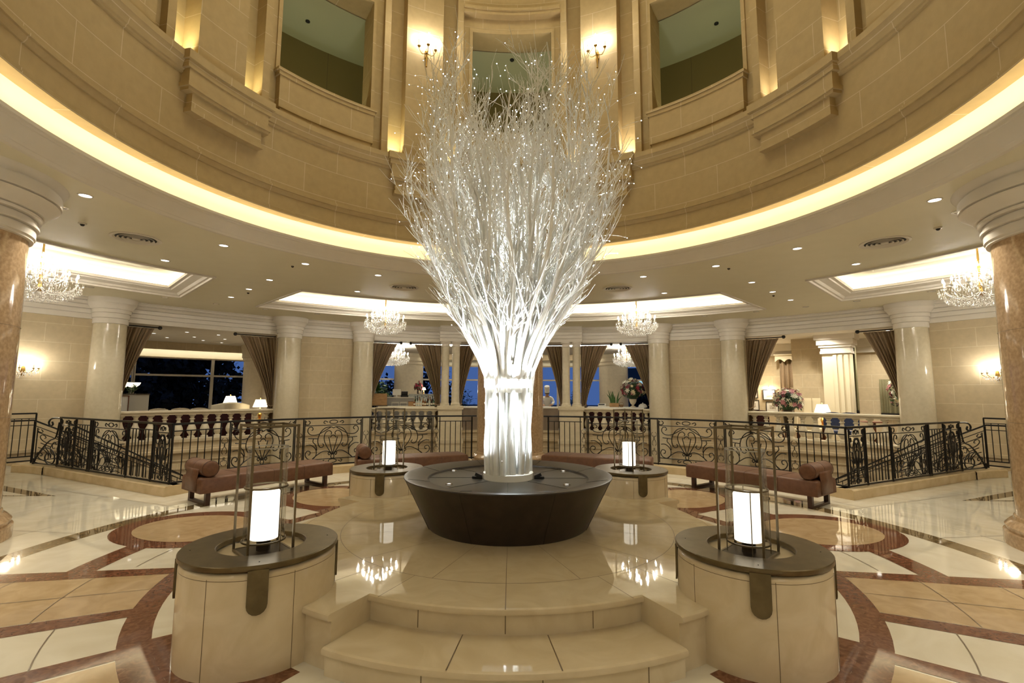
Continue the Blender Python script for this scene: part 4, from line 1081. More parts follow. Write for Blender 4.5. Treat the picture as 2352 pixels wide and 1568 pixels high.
for sg in (-1, 1):
    s = SIDE[sg]; names = {30: 'nearest the branches', 45: 'second from the branches', 60: 'third from the branches', 82.4: 'beside the big brown column'}
    for a in (30, 45, 60, 82.4): downlight(5.40 if a < 80 else 5.22, sg * a, 'recessed downlight next to the lit cove on the %s, %s' % (s, names[a]), L_SPOT, True)
    downlight(5.92, sg * 79.6, 'recessed downlight closest to the white capital of the %s brown column' % s, 0, False)
    for a, nm in ((30, 'between the round diffuser and the centre coffer'), (60, 'at the corner of the outer coffer')): downlight(7.27, sg * a, 'bright recessed downlight %s, %s side' % (nm, s), L_SPOT * .8)
    for r, nm in ((7.27, 'nearest'), (8.62, 'second'), (10.0, 'third'), (11.36, 'farthest')): downlight(r, sg * 45, 'downlight in the strip between two coffers on the %s, %s from the opening' % (s, nm), L_SPOT * (.8 if r < 11 else .4), r < 11)
    for a, nm in ((7.5, 'behind the branches'), (19, 'above the twin columns'), (31.5, 'under the inner coffer end'), (38.7, 'just inside the coffer corner'), (50.9, 'above the far balustrade'), (58.4, 'near the outer chandelier')): downlight(11.35, sg * a, 'small downlight along the wall cornice on the %s, %s' % (s, nm), L_SPOT * .5, False, rad=.065, ang=110)
    for a in (97.5, 120, 135, 150, 172): downlight(5.40, sg * a, 'recessed downlight next to the cove behind the camera', L_SPOT)
    for a, nm in ((22.6, 'inner'), (68.0, 'outer')):
        x, y, _ = P(6.3, sg * a, 0); t = thing('air_diffuser', 'round ringed air diffuser in the ceiling, %s one on the %s' % (nm, s), 'air diffuser', (x, y, ZC), 0, 'round ceiling air diffusers')
        m = MB(); m.lathe([(.33, 0.0), (.33, -.012), (.30, -.02), (.265, -.006), (.265, .0)], seg=40, cap=False); m.build('outer_ring', M_WHITE, t)
        for r in (.215, .155, .095): m = MB(); m.lathe([(r + .022, -.008), (r + .026, -.026), (r + .006, -.014), (r, .0)], seg=36, cap=False); m.build('cone_ring', M_WHITE, t)
        m = MB(); m.lathe([(0, -.020), (.05, -.02), (.055, -.004)], seg=24, cap=False); m.build('centre_disc', M_WHITE, t)
        m = MB(); m.lathe([(0, -.0015), (.27, -.0015)], seg=36, cap=False); m.build('duct_shade', M_DARK, t, smooth=0)  # flat black disc standing in for the shade inside the diffuser
    x, y, _ = P(6.3, sg * 74.6, 0); t = thing('smoke_detector', 'small domed detector in the ceiling beside the outer diffuser on the %s' % s, 'smoke detector', (x, y, ZC), 0, 'ceiling detectors')
    m = MB(); m.lathe([(.05, 0), (.05, -.012), (.03, -.02)], seg=18, cap=False); m.build('rim', M_CHROME, t); m = MB(); m.lathe([(.03, -.02), (.018, -.042), (0, -.048)], seg=14, cap=False); m.build('sensor', M_BLACK, t)
    for r, a, nm in ((5.6, 14, 'near the branches'), (9.1, 44.2, 'in the strip between coffers'), (5.75, 46, 'by the cove downlights')):
        x, y, _ = P(r, sg * a, 0); o = MB(); o.lathe([(.028, 0), (.026, -.014), (.012, -.03), (0, -.032)], (0, 0, 0), 14, cap=False); o = o.build('sprinkler_head', M_DARKPLATE, loc=(x, y, ZC)); tag(o, 'tiny sprinkler head in the ceiling on the %s, %s' % (s, nm), 'sprinkler', 'ceiling sprinklers')
o = MB(); o.lathe([(.05, 0), (.05, -.02), (.03, -.04), (0, -.045)], seg=18, cap=False); o = o.build('smoke_detector', M_BLACK, loc=(0, 5.62, 9.36)); tag(o, 'dark detector on the gallery ceiling seen through the centre upper window', 'smoke detector')
for sg in (-1, 1):
    o = MB(); o.lathe([(.045, 0), (.045, -.02), (.02, -.03), (0, -.032)], seg=18, cap=False); o = o.build('smoke_detector', M_BLACK, loc=P(6.2, sg * 44, 9.36)); tag(o, 'dark detector on the gallery ceiling seen through the upper %s window' % SIDE[sg], 'smoke detector')

# ------------------------------------------------------------------ rooms beyond the openings
ZR, RG = 3.6, 21.0
m = MB(); m.sweep([(13.2, 0.0), (RG, 0.0)], -60, 60, 60, 0, False); S(m.build('floor_lounge', M_LOWER, smooth=0))
m = MB(); m.sweep([(13.7, ZR), (RG, ZR)], -60, 60, 60, 0, False); S(m.build('ceiling_lounge', M_WHITE, smooth=0))
m = MB()
for a in (-60, 60): m.poly([P(13.2, a, 0), P(RG, a, 0), P(RG, a, ZR), P(13.2, a, ZR)], 0, [(0, 0), (8, 0), (8, ZR), (0, ZR)])
m.sweep([(20.6, 3.28), (20.6, ZR)], -60, 32, 50, 0, False)                  # bulkhead over the glazing
m.arc(20.85, 21.0, -60, 32, 2.97, 3.0, 0, 40); m.arc(20.8, 21.1, -60, 32, 0, .35, 0, 40)
S(m.build('wall_bulkhead', M_STONE, smooth=0))
m = MB(); m.sweep([(20.98, 3.0), (20.98, ZR)], -60, 32, 50, 0, False); bw = S(m.build('trim_15', M_COVE))
m = MB(); m.arc(20.72, 20.78, -55, -33, 3.30, 3.33, 0, 16); m.build('light_strip', M_GLOWC, bw, smooth=0)
for i, (a, b, ms) in enumerate(((-60, -34.5, (-53, -46.3, -38.8, -35)), (-33, -16.8, (-26, -19.9)), (-13.0, -3, (-8.2,)), (3, 12.9, (6.8,)), (16.2, 32, (20.2, 26)))):
    fr_ = MB(); fr_.arc(20.88, 20.98, a, b, 2.20, 2.28, 0, 12); fr_.arc(20.88, 20.98, a, b, 2.93, 2.99, 0, 12); fr_.arc(20.88, 20.98, a, b, .35, .42, 0, 12)
    for q in ms: fr_.arc(20.86, 21.0, q - .16, q + .16, .35, 2.99, 0, 1)
    f = S(fr_.build('window_%d' % (i + 1), M_CHROME if i else M_PALECAB, smooth=0))
    g = MB(); g.sweep([(20.93, .38), (20.93, 2.97)], a, b, 14, 0, False); g.build('pane', M_WINGLASS, f, smooth=0)
for sg in (-1, 1):       # rounded piers between the windows
    x, y, _ = P(20.4, sg * 14.8, 0); m = MB(); m.lathe([(.72, 0), (.72, 2.95), (.76, 2.97), (.76, 3.1), (.80, 3.14), (.80, 3.3), (.88, 3.42), (.9, ZR)], (x, y, 0), 36)
    o = m.build('round_pier', M_STONE, smooth=30); tag(o, 'thick round cream pier between the windows beyond the bar counter, %s of the branches' % SIDE[sg], 'column')
x, y, _ = P(20.2, -34.0, 0); m = MB(); m.lathe([(.62, 0), (.62, 2.9), (.66, 2.92), (.66, 3.02), (.70, 3.06), (.70, 3.2), (.78, ZR)], (x, y, 0), 32)
tag(m.build('round_pier', M_STONE, smooth=30), 'round cream pier at the right of the dark lounge windows, behind the table lamp', 'column')
m = MB()
for a in (-33.8, 33.0): m.poly([P(13.7, a, 0), P(RG, a, 0), P(RG, a, ZR), P(13.7, a, ZR)], 0, [(0, 0), (7, 0), (7, ZR), (0, ZR)])
S(m.build('wall_partition', M_STONE, smooth=0))
# coffer glow in the bar ceiling
m = MB(); m.arc(15.5, 19.6, -19, 19, ZR - .10, ZR - .02, 0, 20); ct = S(m.build('trim_16', M_WHITE, smooth=0))
m = MB(); m.arc(15.3, 15.42, -19, 19, ZR - .06, ZR - .03, 0, 20); m.arc(19.68, 19.8, -19, 19, ZR - .06, ZR - .03, 0, 20); m.build('light_strip', M_GLOWC, ct, smooth=0)
rn = random.Random(2); kk = 0
for r, q in [(14.6, -50), (14.8, -46), (14.5, -41.5), (14.9, -38), (15.8, -48), (16, -44), (16.2, -40.5), (16.3, -37.2), (17.3, -46.5), (17.6, -42.3), (17.7, -39), (18.6, -44.5), (18.8, -40.8), (19.4, -38.6)]:
    downlight(r, q, 'tiny ceiling downlight in the lounge with dark windows, %s counting back from the balustrade' % ORD[kk] if kk < 12 else 'tiny ceiling downlight in the lounge, %s' % ('beside the window bulkhead' if kk == 12 else 'farthest right by the window bulkhead'), L_ROOM * .22 if kk % 2 == 0 else 0, z=ZR, rad=.06, ang=110); kk += 1
for r, q, nm in [(14.5, 38.5, 'nearest the left curtain'), (15.0, 43, 'over the table lamp'), (14.4, 48, 'beside the right curtain'), (15.6, 49.5, 'above the hanging blossoms'), (16.9, 47.6, 'added in front of the doorway curtain'), (17.2, 36.2, 'added above the framed prints')]:  # last two are added to brighten the back of the room
    downlight(r, q, 'ceiling downlight in the room on the far right, %s' % nm, L_ROOM * 0.95, z=ZR, rad=.06, ang=150)
for r, q, nm in [(14.4, -15, 'left bar, over the bottles'), (14.4, 4.6, 'over the chef'), (14.4, -4.6, 'behind the left slim curtain'), (14.4, 16, 'over the snake plant')]:
    downlight(r, q, 'ceiling downlight above the bar counter, %s' % nm, L_ROOM * .5, z=ZR, rad=.06, ang=120)

# --- far left lounge
m = MB(); m.arc(13.42, 13.6, -52.6, -37.9, .225, 1.0, 0, 14); b_ = m.build('banquette', M_MAROON, smooth=30); tag(b_, 'dark maroon velvet banquette back showing through the far left balustrade', 'banquette')
t = thing('partition_screen', 'low pale partition with a framed print, behind the left end of the far left balustrade', 'partition', P(15.6, -50.2, 0), facing(-50.2))
m = MB(); m.box(-1.25, -.05, 0, .72, .05, 1.47); m.build('panel', M_PALECAB, t, smooth=0); m = MB(); m.box(-1.27, -.07, 1.47, .74, .07, 1.50); m.build('top_cap', M_DARKPLATE, t, smooth=0)


def picture(loc, rz, w_, h_, label, frame=None, art=None):
    t = thing('framed_picture', label, 'picture', loc, rz, 'framed prints'); frame = frame or M_BLACK
    m = MB(); f = .025
    for a in ((-w_ / 2, -h_ / 2, w_ / 2, -h_ / 2 + f), (-w_ / 2, h_ / 2 - f, w_ / 2, h_ / 2), (-w_ / 2, -h_ / 2, -w_ / 2 + f, h_ / 2), (w_ / 2 - f, -h_ / 2, w_ / 2, h_ / 2)): m.box(a[0], -.03, a[1], a[2], 0, a[3])
    m.build('frame', frame, t, smooth=0)
    m = MB(); m.box(-w_ / 2 + f, -.012, -h_ / 2 + f, w_ / 2 - f, -.004, h_ / 2 - f); m.build('mount', M_PAPER, t, smooth=0)
    m = MB(); m.box(-w_ * .22, -.016, -h_ * .20, w_ * .22, -.010, h_ * .20); m.build('print', art or M_ART, t, smooth=0)
    return t


q = Vector((-.95, -.055, 1.12)); mt = Matrix.Translation(P(15.6, -50.2, 0)) @ Matrix.Rotation(facing(-50.2), 4, 'Z')
picture(tuple(mt @ Vector((-.15, -.052, 1.14))), facing(-50.2), .72, .60, 'framed print hung on the low pale partition on the far left', M_CHAIRWOOD)
for r, a, nm in ((17.0, -49.1, 'left'), (17.2, -48.1, 'right')):
    x, y, _ = P(r, a, 0); t = thing('pendant_lamp', 'white bowl pendant lamp above the pale partition, the %s one of two' % nm, 'pendant lamp', (x, y, 1.70), 0, 'white bowl pendants')
    m = MB(); m.lathe([(0, 0), (.10, .02), (.18, .08), (.22, .16), (.21, .165), (.0, .165)], seg=28); m.build('bowl', M_TABLESHADE, t); m = MB(); m.tube([(0, 0, .165), (0, 0, ZR - 1.70)], .008, 6); m.build('rod', M_BLACK, t)


def leafy(loc, label, h=.6, n=60, spread=.3, pot=True, cat='plant', mat_=None, leaf=.10, seed=1, name='potted_plant'):
    rn = random.Random(seed); t = thing(name, label, cat, loc); z0 = 0
    if pot:
        m = MB(); m.lathe([(.09, 0), (.13, .24), (.14, .25), (.12, .25), (.11, .22), (0, .22)], seg=18); m.build('pot', M_DARKPLATE, t); z0 = .22
    m = MB(); sm = MB()
    for i in range(n):
        a = rn.uniform(0, 2 * pi); f = rn.random() ** .6; q = spread * f * rn.uniform(.4, 1); p = Vector((q * cos(a), q * math.sin(a), z0 + h * rn.uniform(.15, 1) * (1.1 - .4 * f))); d = Vector((cos(a + rn.uniform(-.8, .8)), math.sin(a + rn.uniform(-.8, .8)), rn.uniform(-.5, .6))).normalized(); s_ = d.cross(Vector((0, 0, 1))).normalized(); L = leaf * rn.uniform(.7, 1.4); up = s_.cross(d)
        m.poly([tuple(p), tuple(p + d * L * .4 + s_ * L * .32 + up * L * .06), tuple(p + d * L), tuple(p + d * L * .4 - s_ * L * .32 + up * L * .06)])
        if i % 5 == 0: sm.tube([(0, 0, z0), (p.x * .5, p.y * .5, z0 + (p.z - z0) * .6), tuple(p)], .006, 4, cap=False)
    m.build('foliage', mat_ or M_LEAF, t, smooth=0, weld=False); sm.build('stems', M_LEAFD, t, smooth=0)
    return t


leafy(P(15.85, -49.0, 1.50), 'small green plant on top of the low pale partition', .35, 50, .22, False, seed=4)


def table_lamp(loc, label, sc=1.0, lit=True):
    t = thing('table_lamp', label, 'table lamp', loc, 0, 'table lamps with white shades'); k = sc
    m = MB(); m.lathe([(.09 * k, 0), (.09 * k, .02 * k), (.03 * k, .05 * k), (.05 * k, .12 * k), (.06 * k, .17 * k), (.03 * k, .23 * k), (.045 * k, .27 * k), (.015 * k, .31 * k), (.012 * k, .42 * k)], seg=20); m.build('base', M_GOLD, t)
    m = MB(); m.lathe([(.20 * k, .38 * k), (.13 * k, .60 * k), (.125 * k, .60 * k), (.195 * k, .38 * k), (.20 * k, .38 * k)], seg=28, cap=False); m.lathe([(0, .597 * k), (.127 * k, .597 * k)], seg=28, cap=False); m.build('shade', M_TABLESHADE, t)
    m = MB(); m.ball((0, 0, .63 * k), .018 * k); m.build('finial', M_GOLD, t); light('lamp_glow', 'POINT', (0, 0, .33 * k), 6, WARM, t, .08); light('lamp_glow', 'POINT', (0, 0, .72 * k), 5, WARM, t, .08)


def side_table(loc, h, label):
    t = thing('side_table', label, 'side table', loc); m = MB(); m.lathe([(.0, h - .03), (.33, h - .03), (.34, h - .02), (.33, h), (0, h)], seg=32); m.build('table_top', M_CHAIRWOOD, t)
    m = MB(); m.lathe([(.20, 0), (.20, .02), (.04, .05), (.04, h - .05), (.10, h - .03)], seg=20); m.build('pedestal_leg', M_CHAIRWOOD, t)


side_table(P(14.45, -36.2, 0), .62, 'round wooden table holding the lamp at the right end of the far left balustrade'); table_lamp(P(14.45, -36.2, .62), 'lit white table lamp beside the right curtain of the far left opening', 1.15)
side_table(P(17.6, -38.0, 0), .68, 'round wooden table behind the cream sofa'); table_lamp(P(17.6, -38.0, .68), 'lit white table lamp behind the curved cream sofa back', 1.2)
t = thing('curved_sofa', 'curved cream sofa back rising above the far left balustrade', 'sofa', (0, 0, 0))
m = MB(); rows = []
for i in range(17):
    u = -1 + i / 8; a = -39.3 + 2.15 * u; h = 1.22 - .10 * u * u; r = 14.7 + .35 * u * u
    rows.append([P(r - .09, a, .25), P(r - .09, a, h - .04), P(r - .03, a, h), P(r + .06, a, h), P(r + .12, a, h - .05), P(r + .12, a, .25)])
m.grid(rows); m.poly(rows[0]); m.poly(rows[-1]); m.build('backrest', M_CREAMUP, t, smooth=50)
m = MB(); m.arc(14.85, 15.4, -41.0, -37.6, .18, .48, 0, 10); m.build('seat', M_CREAMUP, t, smooth=30)
m = MB()
for a in (-40.8, -37.8):
    for r in (14.7, 15.3): m.lathe([(.03, 0), (.03, .26)], P(r, a, 0), 8)
m.build('legs', M_CHAIRWOOD, t)
CH = None


def chair(loc, rz, label, up=None, wood=None):
    t = thing('dining_chair', label, 'chair', loc, rz, 'dining chairs'); up = up or M_CREAMUP; wood = wood or M_CHAIRWOOD
    m = MB(); m.box(-.24, -.24, .40, .24, .24, .50); m.build('seat', up, t, smooth=0)
    m = MB(); rows = []
    for i in range(9): u = -1 + i / 4; rows.append([(u * .24, .20 + .03 * (1 - u * u), .55), (u * .24, .20 + .03 * (1 - u * u), 1.02 + .04 * (1 - u * u)), (u * .24, .26 + .03 * (1 - u * u), 1.02 + .04 * (1 - u * u)), (u * .24, .26 + .03 * (1 - u * u), .55)])
    m.grid(rows, 0, None, True); m.poly(rows[0]); m.poly(rows[-1]); m.build('backrest', up, t, smooth=40)
    for sx in (-1, 1):
        for sy in (-1, 1): m = MB(); m.box(sx * .21 - .018, sy * .21 - .018, 0, sx * .21 + .018, sy * .21 + .018, .40 if sy < 0 else .58); m.build('leg', wood, t, smooth=0)


for r, a, nm in ((14.9, -47.2, 'leftmost'), (15.0, -44.9, 'second from the left'), (14.9, -43.0, 'third from the left')): chair(P(r, a, 0), facing(a) + pi, 'cream chair top just above the far left balustrade, %s' % nm)

# --- bar, left of the branches
t = thing('bar_counter', 'bar counter behind the balustrade with the bottles, left of the branches', 'counter', (0, 0, 0))
m = MB(); m.arc(13.36, 14.0, -20.8, -12.2, 1.04, 1.075, 0, 12); m.build('worktop', M_BALUS, t, smooth=0); m = MB(); m.arc(13.46, 13.9, -20.7, -12.3, .225, 1.04, 0, 12); m.build('front', M_GREYCAB, t, smooth=0)
leafy(P(14.25, -20.55, .92), 'broad leaved green plant at the left end of the bar, beside the curtain', .85, 110, .40, True, leaf=.22, seed=8)
leafy(P(15.2, -19.2, .85), 'green plant behind the bar, between the brown menu board and the grey cabinet', .7, 60, .32, True, leaf=.16, seed=9)
t = thing('menu_board', 'tapered brown board standing on the bar at its left end', 'board', P(13.72, -20.5, 1.075), facing(-20.5)); m = MB(); m.prism([(-.27, -.03), (.27, -.03), (.25, .03), (-.25, .03)], 0, .46); m.build('panel', M_WOODBOX, t, smooth=0); m = MB(); m.box(-.29, -.05, 0, .29, .05, .03); m.build('foot', M_DARKPLATE, t, smooth=0)
t = thing('bar_cabinet', 'grey two-door cabinet standing behind the bar, under the white monitor', 'cabinet', P(14.35, -17.4, 0), facing(-17.4))
m = MB(); m.box(-.52, -.2, 0, .55, .25, 1.36); m.build('body', M_GREYCAB, t, smooth=0); m = MB(); m.box(-.55, -.24, 1.36, .58, .28, 1.40); m.build('top', M_PALECAB, t, smooth=0)
for x0 in (-.28, .03): m = MB(); m.box(x0, -.215, .2, x0 + .28, -.2, 1.22); d_ = m.build('door', M_PALECAB, t, smooth=0); m = MB(); m.box(x0 + .03, -.222, .25, x0 + .25, -.214, 1.17); m.build('door_panel', M_GREYCAB, d_, smooth=0)
t = thing('monitor', 'small white monitor on the grey cabinet behind the bar', 'monitor', P(14.3, -17.75, 1.40), facing(-17.75)); m = MB(); m.box(-.15, -.015, .07, .15, .015, .30); m.build('screen_back', M_PAPER, t, smooth=0); m = MB(); m.box(-.03, -.02, 0, .03, .02, .08); m.box(-.08, -.06, 0, .08, .06, .012); m.build('stand', M_PAPER, t, smooth=0)
t = thing('cash_register', 'black cash register beside the white monitor on the cabinet', 'cash register', P(14.4, -16.55, 1.40), facing(-16.55)); m = MB(); m.prism([(-.14, -.12), (.14, -.12), (.14, .12), (-.14, .12)], 0, .07); m.build('drawer', M_BLACK, t, smooth=0); m = MB(); m.box(-.12, -.02, .07, .12, .02, .22, mtx=Matrix.Rotation(.25, 4, 'X')); m.build('display', M_BLACK, t, smooth=0)
m = MB(); m.sweep([(14.9, 1.0), (14.9, 1.50)], -15.8, -11.2, 6, 0, False); m.sweep([(14.92, 1.0), (14.92, 1.50)], -15.8, -11.2, 6, 0, False); m.arc(14.88, 14.94, -15.8, -11.2, 1.50, 1.52, 1, 4); m.arc(14.7, 15.1, -15.8, -11.2, 0, 1.0, 1, 6)
o = m.build('tiled_screen', [M_TILE, M_PALECAB], smooth=0); tag(o, 'pale mosaic tiled back counter behind the row of bottles', 'back counter')
bp = [(.036, 0), (.038, .01), (.038, .16), (.030, .20), (.013, .23), (.013, .29), (.016, .29), (.016, .305), (0, .305)]
BM = []
for mt_ in M_BOTTLE:
    m = MB(); m.lathe(bp, seg=14); BM.append(m)
cols = ['amber', 'green', 'clear', 'dark']
BL = []
for i in range(22):
    back = i >= 11; q = -15.2 + (i % 11) * .33 + (.16 if back else 0); r = 13.68 + (.14 if back else 0); c = [0, 2, 3, 1, 2, 0, 2, 3, 2, 0, 3][(i * 4 + (3 if back else 0)) % 11]
    lab = '%s glass bottle on the bar, %s from the left in the %s row' % (cols[c], ORD[i % 11], 'back' if back else 'front')
    x, y, _ = P(r, q, 0); t = thing('bottle', lab, 'bottle', (x, y, 1.075), facing(q), 'bottles on the bar')
    if len(BL) <= c or BL[c] is None:
        while len(BL) <= c: BL.append(None)
        o = BM[c].build('glass_body', M_BOTTLE[c], t); m = MB(); m.lathe([(.0385, .05), (.0385, .13)], seg=14, cap=False); l_ = m.build('bottle_label', M_LABEL, t); m = MB(); m.lathe([(.017, .285), (.017, .31), (0, .31)], seg=10); k_ = m.build('cap', M_BLACK if c else M_GOLD, t); BL[c] = (o.data, l_.data, k_.data)
    else:
        for nm, d_ in zip(('glass_body', 'bottle_label', 'cap'), BL[c]): o = bpy.data.objects.new(nm, d_); COL.objects.link(o); o.parent = t
    s_ = .86 + .22 * ((i * 7) % 5) / 4 + (.2 if back else -.08); t.scale = (1, 1, s_)
t = thing('bar_box', 'small brown wooden box on the bar, left of the bottles', 'box', P(13.75, -15.75, 1.075), facing(-15.75)); m = MB(); m.box(-.09, -.08, 0, .09, .08, .15); m.build('case', M_WOODBOX, t, smooth=0); m = MB(); m.box(-.095, -.085, .15, .095, .085, .17); m.build('lid', M_CHAIRWOOD, t, smooth=0)
table_lamp(P(14.95, -13.5, 1.52 - .0), 'small lit lamp on the mosaic back counter, under the red flowers', .42)


# --- flowers
def bouquet(loc, label, R=.42, H=.75, n=60, vase=True, pal=None, seed=1, drop=0.0, stem=None, cat='flowers', r0=1.0):
    rn = random.Random(seed); t = thing('flower_arrangement', label, cat, loc); zb = 0
    pal = pal or [M_CREAMF, M_WHITEF, M_PINK, M_MAUVE, M_REDF]
    if vase:
        m = MB(); m.lathe([(.10, 0), (.10, .025), (.045, .05), (.04, .09), (.09, .14), (.125, .22), (.13, .28), (.145, .30), (.12, .30), (.0, .28)], seg=24); m.build('urn', M_BALUS, t); zb = .30
    elif stem:
        m = MB(); m.lathe(stem, seg=20); m.build('vase', M_DARKPLATE, t); zb = stem[-1][1]
    m = MB()
    pts = []
    for i in range(n * 3):
        a = rn.uniform(0, 2 * pi); ph = math.acos(rn.uniform(-.35 - drop, 1)); q = rn.uniform(.75, 1.0); p = Vector((R * q * math.sin(ph) * cos(a), R * q * math.sin(ph) * math.sin(a), zb + H * .38 + H * .62 * q * cos(ph)))
        pts.append(p); d = (p - Vector((0, 0, zb + H * .3))).normalized()
        s_ = d.orthogonal().normalized(); s_ = (Matrix.Rotation(rn.uniform(0, 6.3), 3, d) @ s_); L = rn.uniform(.08, .16)
        p2 = p * .95; m.poly([tuple(p2), tuple(p2 + s_ * L * .5 + d.cross(s_) * L * .2 + d * .02), tuple(p2 + s_ * L + d * .03), tuple(p2 + s_ * L * .5 - d.cross(s_) * L * .2 + d * .02)])
    m.ball((0, 0, zb + H * .38), R * .62, nu=16, nv=10, sc=(1, 1, H * .7 / R))
    m.build('foliage', M_LEAFD, t, smooth=0, weld=False)
    meshes = []
    for mt_ in pal:
        m = MB()
        for ring, (k, rr, zz) in enumerate(((6, .055, .0), (5, .035, .014))):
            for j in range(k):
                a = 2 * pi * j / k + ring * .5; ca, sa = cos(a), math.sin(a); m.poly([(0, 0, zz), (rr * .6 * cos(a - .45), rr * .6 * math.sin(a - .45), zz + .014), (rr * ca, rr * sa, zz + .012 + .012 * ring), (rr * .6 * cos(a + .45), rr * .6 * math.sin(a + .45), zz + .014)])
        m.octa((0, 0, .022), .012, mi=0); meshes.append(m)
    datas = {}
    for i in range(n):
        p = pts[i * 3]; c = rn.choice([0, 0, 1, 2, 3, 4][:len(pal) + 1]) % len(pal)
        if c not in datas: o = meshes[c].build('blossom', pal[c], t, smooth=0); datas[c] = o.data
        else: o = bpy.data.objects.new('blossom', datas[c]); COL.objects.link(o); o.parent = t
        d = (p - Vector((0, 0, zb + H * .3))).normalized(); o.location = p * 1.0; o.rotation_euler = d.to_track_quat('Z', 'Y').to_euler(); s_ = rn.uniform(1.2, 2.0) * r0; o.scale = (s_, s_, s_)
    return t


bouquet(P(13.78, 19.1, 1.075), 'large bouquet of cream, pink and red flowers in a white urn on the bar counter', .44, .78, 85, seed=3)
bouquet(P(13.95, 39.8, 0), 'round bouquet of pink and white flowers beside the framed pictures on the far right', .46, .72, 85, False, [M_WHITEF, M_PINK, M_MAUVE, M_CREAMF], 5, stem=[(.14, 0), (.15, .03), (.08, .10), (.12, .5), (.17, .95), (.15, 1.08)])
bouquet(P(15.0, 51.2, 0), 'cascade of pink and white blossoms half hidden behind the far right column', .42, .95, 70, False, [M_WHITEF, M_PINK, M_CREAMF, M_REDF], 6, .4, stem=[(.16, 0), (.16, .04), (.06, .12), (.06, .9), (.14, 1.2), (.13, 1.32)])
bouquet(P(14.95, -14.35, 1.52), 'small bunch of red and orange flowers on the mosaic back counter', .14, .36, 22, False, [M_REDF, M_PINK], 9, stem=[(.04, 0), (.05, .1), (.03, .14)], r0=.8)

# --- bar, right of the branches
t = thing('bar_counter', 'bar counter with a white top carrying the vase of flowers, right of the branches', 'counter', (0, 0, 0))
m = MB(); m.arc(13.36, 14.1, 12.2, 20.9, 1.04, 1.075, 0, 12); m.build('worktop', M_PAPER, t, smooth=0); m = MB(); m.arc(13.46, 13.9, 12.3, 20.8, .225, 1.04, 0, 12); m.build('front', M_MAROON, t, smooth=0)
t = thing('snake_plant', 'snake plant with upright pointed leaves in a wooden box on the bar counter', 'plant', P(13.75, 16.3, 1.075), facing(16.3))
m = MB(); m.prism([(-.17, -.09), (.17, -.09), (.17, .09), (-.17, .09)], 0, .15); m.build('wooden_box', M_WOODBOX, t, smooth=0)
rn = random.Random(12)
for k in range(15):
    m = MB(); x0, y0 = rn.uniform(-.13, .13), rn.uniform(-.05, .05); L = rn.uniform(.28, .52); lx = x0 * 1.4 + rn.uniform(-.06, .06); ly = rn.uniform(-.05, .05); rows = []
    for i in range(6): f = i / 5; wd = .028 * (1 - f ** 2.2) + .001; cx_, cy_ = x0 + lx * f * f, y0 + ly * f * f; rows.append([(cx_ - wd, cy_ + .008, .13 + L * f), (cx_, cy_ - .006, .13 + L * f), (cx_ + wd, cy_ + .008, .13 + L * f)])
    m.grid(rows); m.build('leaf', M_LEAF, t, smooth=60)
t = thing('white_machine', 'small white box-shaped machine on the counter, left of the snake plant', 'machine', P(13.8, 14.4, 1.075), facing(14.4)); m = MB(); m.box(-.14, -.1, 0, .14, .1, .12); m.build('case', M_PAPER, t, smooth=0); m = MB(); m.box(-.12, -.11, .07, .10, -.1, .11); m.build('slot', M_BLACK, t, smooth=0)
t = thing('wicker_basket', 'small brown basket on the counter between the snake plant and the vase', 'basket', P(13.8, 17.35, 1.075)); m = MB(); m.lathe([(.06, 0), (.09, .09), (.085, .09), (.055, .01), (0, .01)], seg=18); m.build('bowl', M_WOODBOX, t); m = MB(); m.tube([(.085 * cos(a), 0, .09 + .09 * math.sin(a)) for a in [pi * i / 10 for i in range(11)]], .006, 5); m.build('handle', M_WOODBOX, t)
t = thing('covered_dish', 'white cloth covered dish on the counter, right of the vase of flowers', 'dish', P(13.8, 20.55, 1.075)); m = MB(); m.lathe([(.16, 0), (.16, .02), (.14, .08), (.08, .13), (0, .145)], seg=24); m.build('cover', M_PAPER, t); m = MB(); m.ball((0, 0, .155), .02); m.build('knob', M_PAPER, t)

# --- steel service counters behind the slim curtains
for sg in (-1, 1):
    a, b = sorted((sg * 3.2, sg * 7.7)); t = thing('service_counter', 'steel fronted service counter between the central column and the %s twin columns' % SIDE[sg], 'counter', (0, 0, 0))
    m = MB(); m.arc(13.05, 13.6, a, b, 1.02, 1.07, 0, 6); m.build('worktop', M_PAPER, t, smooth=0); m = MB(); m.arc(13.12, 13.5, a, b, .225, 1.02, 0, 6); m.build('front', M_STEEL, t, smooth=0)
for sg, a, nm in ((-1, -6.5, 'left'), (1, 15.2, 'right')):
    leafy(P(22.2, -7.0 if sg < 0 else 9.3, 0), 'round dark shrub outside the window, %s of the central column' % nm, 1.75 if sg > 0 else 1.9, 500, .75, False, 'shrub', M_LEAFD, .16, 20 + sg, 'garden_shrub')

# ------------------------------------------------------------------ the chef
def skin_body(name, verts, edges, m_, parent, sub=2):
    me = bpy.data.meshes.new(name); me.from_pydata([v[:3] for v in verts], edges, []); me.materials.append(m_)
    o = bpy.data.objects.new(name, me); COL.objects.link(o); o.parent = parent
    sk = o.modifiers.new('skin', 'SKIN'); sk.use_smooth_shade = True
    for v, d in zip(verts, me.skin_vertices[0].data): d.radius = (v[3], v[4] if len(v) > 4 else v[3])
    me.skin_vertices[0].data[0].use_root = True
    o.modifiers.new('sub', 'SUBSURF').levels = sub; o.modifiers['sub'].render_levels = sub
    return o


t = thing('person', 'person in white jacket and tall white hat, bending over the counter right of the branches', 'person', P(14.35, 5.75, 0), facing(5.75) + pi)
